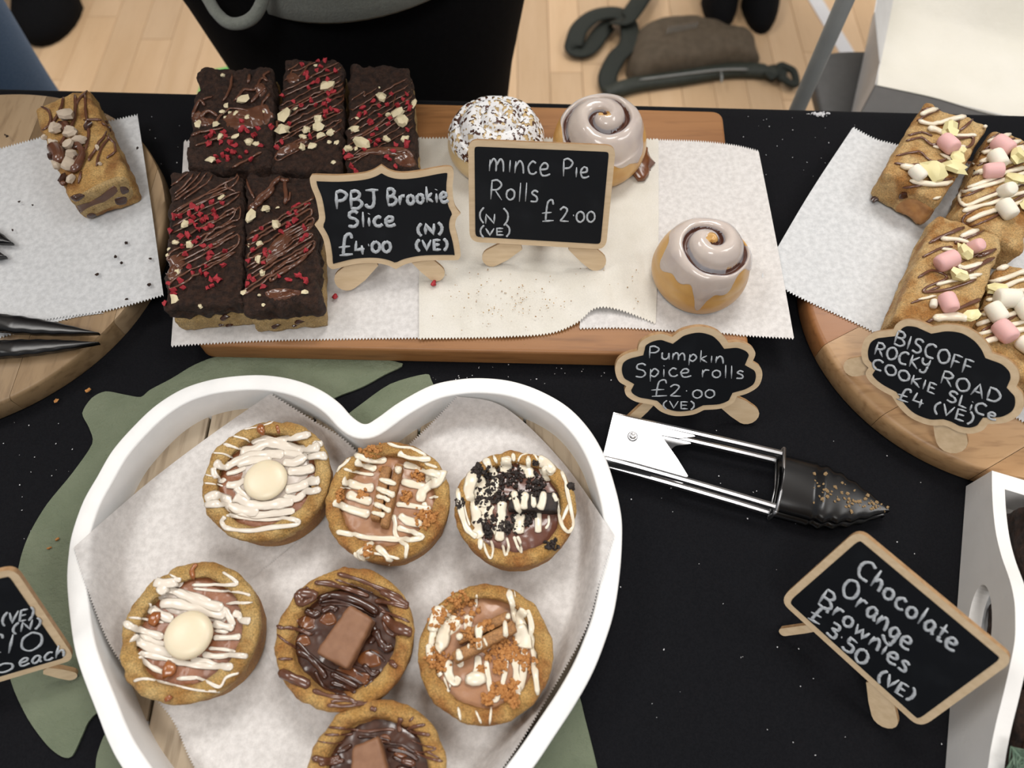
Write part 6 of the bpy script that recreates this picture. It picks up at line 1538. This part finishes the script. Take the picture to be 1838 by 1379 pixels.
# ---------------- people standing behind the stall ----------------
def skinobj(name, verts, edges, radii, mt, parent, root=0, sub=2):
    me = bpy.data.meshes.new(name)
    off = base_of(parent) if parent else Vector((0, 0, 0))
    bm = bmesh.new(); ly = bm.verts.layers.skin.verify()
    vs_ = [bm.verts.new(Vector(v) - off) for v in verts]
    for v, r in zip(vs_, radii):
        v[ly].radius = (r, r) if not isinstance(r, tuple) else r
    vs_[root][ly].use_root = True
    for a, b in edges: bm.edges.new((vs_[a], vs_[b]))
    bm.to_mesh(me); bm.free()
    me.materials.append(mt)
    o = bpy.data.objects.new(name, me); C.objects.link(o)
    if parent: o.parent = parent
    s = o.modifiers.new('skin', 'SKIN'); s.use_smooth_shade = True
    d = o.modifiers.new('sub', 'SUBSURF'); d.levels = sub; d.render_levels = sub
    return o
def ellloft(name, rings, mt, parent, n=40, cap=True):
    m = M()
    for cx_, cy_, z_, rx, ry, *w_ in rings:
        for k in range(n):
            a = 2 * pi * k / n; zo = w_[0](cx_ + rx * cos(a), cy_ + ry * sin(a)) if w_ else 0
            m.v.append(Vector((cx_ + rx * cos(a), cy_ + ry * sin(a), z_ + zo)))
    for i in range(len(rings) - 1):
        for k in range(n): a = i * n + k; b = i * n + (k + 1) % n; m.f.append((a, b, b + n, a + n))
    if cap: m.f.append(tuple(range(n))[::-1]); m.f.append(tuple((len(rings) - 1) * n + k for k in range(n)))
    return m.build(name, mt, parent)
def person(label, x, y, fwd, legmt, topmt, skirt=None, feet=None, hgt=1.66, cuff=.060, shoew=1, arms='front', top=True):
    """fwd: unit vector the person faces (towards the table)"""
    t = thing('person', label, 'person', (x, y, 0)); k = hgt / 1.7
    f = Vector((fwd[0], fwd[1], 0)).normalized(); s = Vector((-f.y, f.x, 0)); U = Vector((0, 0, 1)); o = Vector((x, y, 0))
    def q(a, b, c): return o + s * (a * k) + f * (b * k) + U * (c * k)
    V = []; E = []; Rr = []
    def add(p, r, parent=None):
        V.append(p); Rr.append(r); i = len(V) - 1
        if parent is not None: E.append((parent, i))
        return i
    pel = add(q(0, 0, .95), .125); wst = add(q(0, 0, 1.08), .115, pel); chest = add(q(0, .01, 1.27), .135, wst); nk0 = add(q(0, 0, 1.40), .075, chest); nk = add(q(0, .01, 1.47), .05, nk0)
    hd0 = add(q(0, .025, 1.54), .075, nk); hd = add(q(0, .02, 1.62), .088, hd0); add(q(0, .015, 1.67), .06, hd)
    F_ = feet or (.10, .10)
    for sg in (-1, 1):
        hp = add(q(sg * .09, 0, .90), .095, pel); kn = add(q(sg * F_[0], .01, .48), .06, hp); an = add(q(sg * F_[1], -.03, .09), .038, kn); add(q(sg * F_[1], .09, .035), .035, an)
        sh = add(q(sg * .17, 0, 1.36), .055, chest); el = add(q(sg * .225, .02, 1.09), .042, sh); wr = add(q(sg * .10, .22, 1.10), .027, el)
        pm_ = add(q(sg * .055, .29, 1.11), .028, wr)
        for fi, (da, db, L_) in enumerate(((-.012, .02, .05), (-.022, .008, .058), (-.024, -.008, .054), (-.018, -.022, .042))):
            f1 = add(q(sg * (.045), .31 + 0 * da, 1.115 + db), .0095, pm_); f2 = add(q(sg * (.025), .31 + L_ * .7, 1.112 + db), .008, f1); add(q(sg * (.008), .31 + L_ * .9, 1.10 + db), .007, f2)
        t1 = add(q(sg * .06, .275, 1.145), .010, pm_); add(q(sg * .045, .31, 1.165), .008, t1)
    skinobj('body', V, E, [r * k for r in Rr], MT['skin'], t)
    # head details
    for sg in (-1, 1):
        m = M(); blob(m, q(sg * .032, .098, 1.605), .013 * k, .013 * k, .010 * k, 1, 0, 0, 1, 8, 12); m.build('eye', MT['eye'], t)
        m = M(); blob(m, q(sg * .088, .015, 1.595), .014 * k, .022 * k, .032 * k, 1, 0, .1, 1, 8, 12); m.build('ear', MT['skin'], t)
    m = M(); blob(m, q(0, .110, 1.580), .014 * k, .018 * k, .024 * k, 2, 0, .1, 1, 8, 12); m.build('nose', MT['skin'], t)
    m = M(); blob(m, q(0, .097, 1.545), .026 * k, .010 * k, .008 * k, 2, 0, .1, 1, 8, 12); m.build('mouth', MT['lip'], t)
    m = M(); blob(m, q(0, -.018, 1.645), .105 * k, .108 * k, .105 * k, 4, 0, .06, 2, 14, 24)
    blob(m, q(0, -.06, 1.52), .09 * k, .06 * k, .14 * k, 5, 0, .08, 2, 12, 20); m.build('hair', MT['hair'], t)
    # clothes
    def rows(lst): return [(x + f.x * b_ * k, y + f.y * b_ * k, z_ * k, rx * k, ry * k) for z_, rx, ry, b_ in lst]
    if top: ellloft('top', rows([(.84, .172, .128, 0), (.835, .180, .136, 0), (.86, .184, .138, 0), (.96, .176, .134, 0), (1.08, .160, .126, 0), (1.20, .168, .132, .005), (1.30, .180, .128, .005), (1.37, .165, .105, 0), (1.42, .105, .075, 0), (1.45, .066, .064, .005), (1.45, .058, .056, .005)]), topmt, t, 48)
    for sg in (-1, 1):
        m = M(); pts = cat([q(sg * .145, 0, 1.375), q(sg * .19, 0, 1.32), q(sg * .232, .01, 1.10), q(sg * .215, .06, 1.075), q(sg * .125, .19, 1.10)], 6)
        tube(m, pts, .06, 16, taper=False, rv=[(.062 - .022 * i / (len(pts) - 1)) * k for i in range(len(pts))]); m.build('sleeve', topmt, t)
    if skirt is None:
        m = M()
        for sg in (-1, 1):
            pts = cat([q(sg * .085, 0, .97), q(sg * .09, 0, .86), q(sg * (F_[0] * .95), .005, .66), q(sg * F_[0], .012, .48), q(sg * F_[1], -.01, .25), q(sg * F_[1], -.02, .075)], 6)
            n_ = len(pts); tube(m, pts, .1, 24, taper=False, rv=[(min(1, .72 + .14 * i) * (.108 - .036 * min(1, i / (n_ * .6))) * (1 - max(0, i / n_ - .6) / .4) + cuff * max(0, i / n_ - .6) / .4) * k for i in range(n_)])
        m.build('trousers', legmt, t)
    for sg in (-1, 1):
        c_ = q(sg * F_[1], .05, 0); m = M()
        n_ = 24; out = []
        for i in range(n_):
            a = 2 * pi * i / n_; w = (.048 if cos(a) > 0 else .040) * k * shoew
            out.append(c_ + f * (cos(a) * .14 * k) + s * (sin(a) * w))
        for zz_, sc in ((0, .97), (.02, 1.0), (.045, .96), (.075, .80), (.095, .55), (.10, .2)):
            for p in out: 
                qq = c_ + (p - c_) * sc - f * (.02 * (1 - sc)); m.v.append(Vector((qq.x, qq.y, .0003 + zz_ * (1 if (p - c_).dot(f) < .02 else .72))))
        for i in range(5):
            for j in range(n_): a = i * n_ + j; b = i * n_ + (j + 1) % n_; m.f.append((a, b, b + n_, a + n_))
        m.f.append(tuple(range(n_))[::-1]); m.f.append(tuple(5 * n_ + j for j in range(n_)))
        m.build('shoe', MT['blackcoat'], t)
    return t
# the stallholder: black skirt, sage fleece with a curled hem
px_, py_ = -.166, .742
main = person('person in a long black skirt and sage green fleece standing behind the chocolate slices', px_, py_, (0, -1), MT['blackcoat'], MT['fleece'], skirt=True, feet=(.05, .06), top=False)
ellloft('skirt', [(px_, py_, 1.02, .145, .115), (px_, py_, .95, .172, .125), (px_ - .004, py_, .86, .19, .13), (px_ - .004, py_, .76, .196, .13), (px_, py_, .70, .184, .125), (px_ + .002, py_, .60, .165, .118), (px_ + .002, py_, .45, .150, .112), (px_ + .002, py_, .25, .142, .11), (px_, py_, .12, .138, .108)], MT['blackcoat'], main, 56)
fx, fy = -.145, .735
hem = lambda x, y: max(-.002, (x + .235) * .13) if x > -.235 else max(0, (-.235 - x)) * .35
def fz(k): return lambda x, y: hem(x, y) * k
ellloft('fleece_hem', [(fx, fy, .742, .137, .130, fz(1)), (fx, fy, .7375, .142, .135, fz(1)), (fx, fy, .742, .147, .139, fz(1)), (fx, fy, .755, .149, .140, fz(1)), (fx, fy, .82, .158, .146, fz(.5)), (fx - .01, fy, .90, .168, .15, fz(.1)), (fx - .02, fy, 1.0, .168, .148), (fx - .02, fy + .002, 1.08, .160, .142), (px_, py_, 1.20, .168, .135), (px_, py_, 1.30, .178, .128), (px_, py_, 1.36, .16, .10), (px_, py_, 1.40, .105, .075), (px_, py_, 1.425, .066, .064)], MT['fleece'], main, 64, cap=False)
# curled pocket edge of the fleece at its left
m = M(); L0 = P(372, -6, .02); pts = [CAM + ray(u, v) * ((fy - .132 - dy) / ray(u, v).y) for u, v, dy in ((345, -40, -.03), (372, -4, -.012), (388, 22, .002), (408, 40, .01), (432, 42, .012), (455, 30, .010), (470, 5, .006), (480, -30, 0))]
tube(m, cat(pts, 6), .0055, 10, 1.0, taper=False); m.build('rolled_edge', MT['fleece'], main)
# person in denim at the far left
dn = person('person in blue jeans at the left edge behind the round board', -.80, .80, (.2, -1), MT['denim'], MT['blackcoat'], feet=(.10, .10))
# person in black at the top left
p2 = P(118, 62, -T); person('person in black whose dark trouser leg and shoe show at the top left', p2.x - .19, p2.y + .12, (.12, -1), MT['blackcoat'], MT['blackcoat'], feet=(.11, .13), cuff=.095, shoew=1.7)
p3 = P(1330, 40, -T); person('person in black standing behind the bum bag', p3.x + .01, p3.y + .14, (-.1, -1), MT['blackcoat'], MT['blackcoat'], feet=(.06, .05))
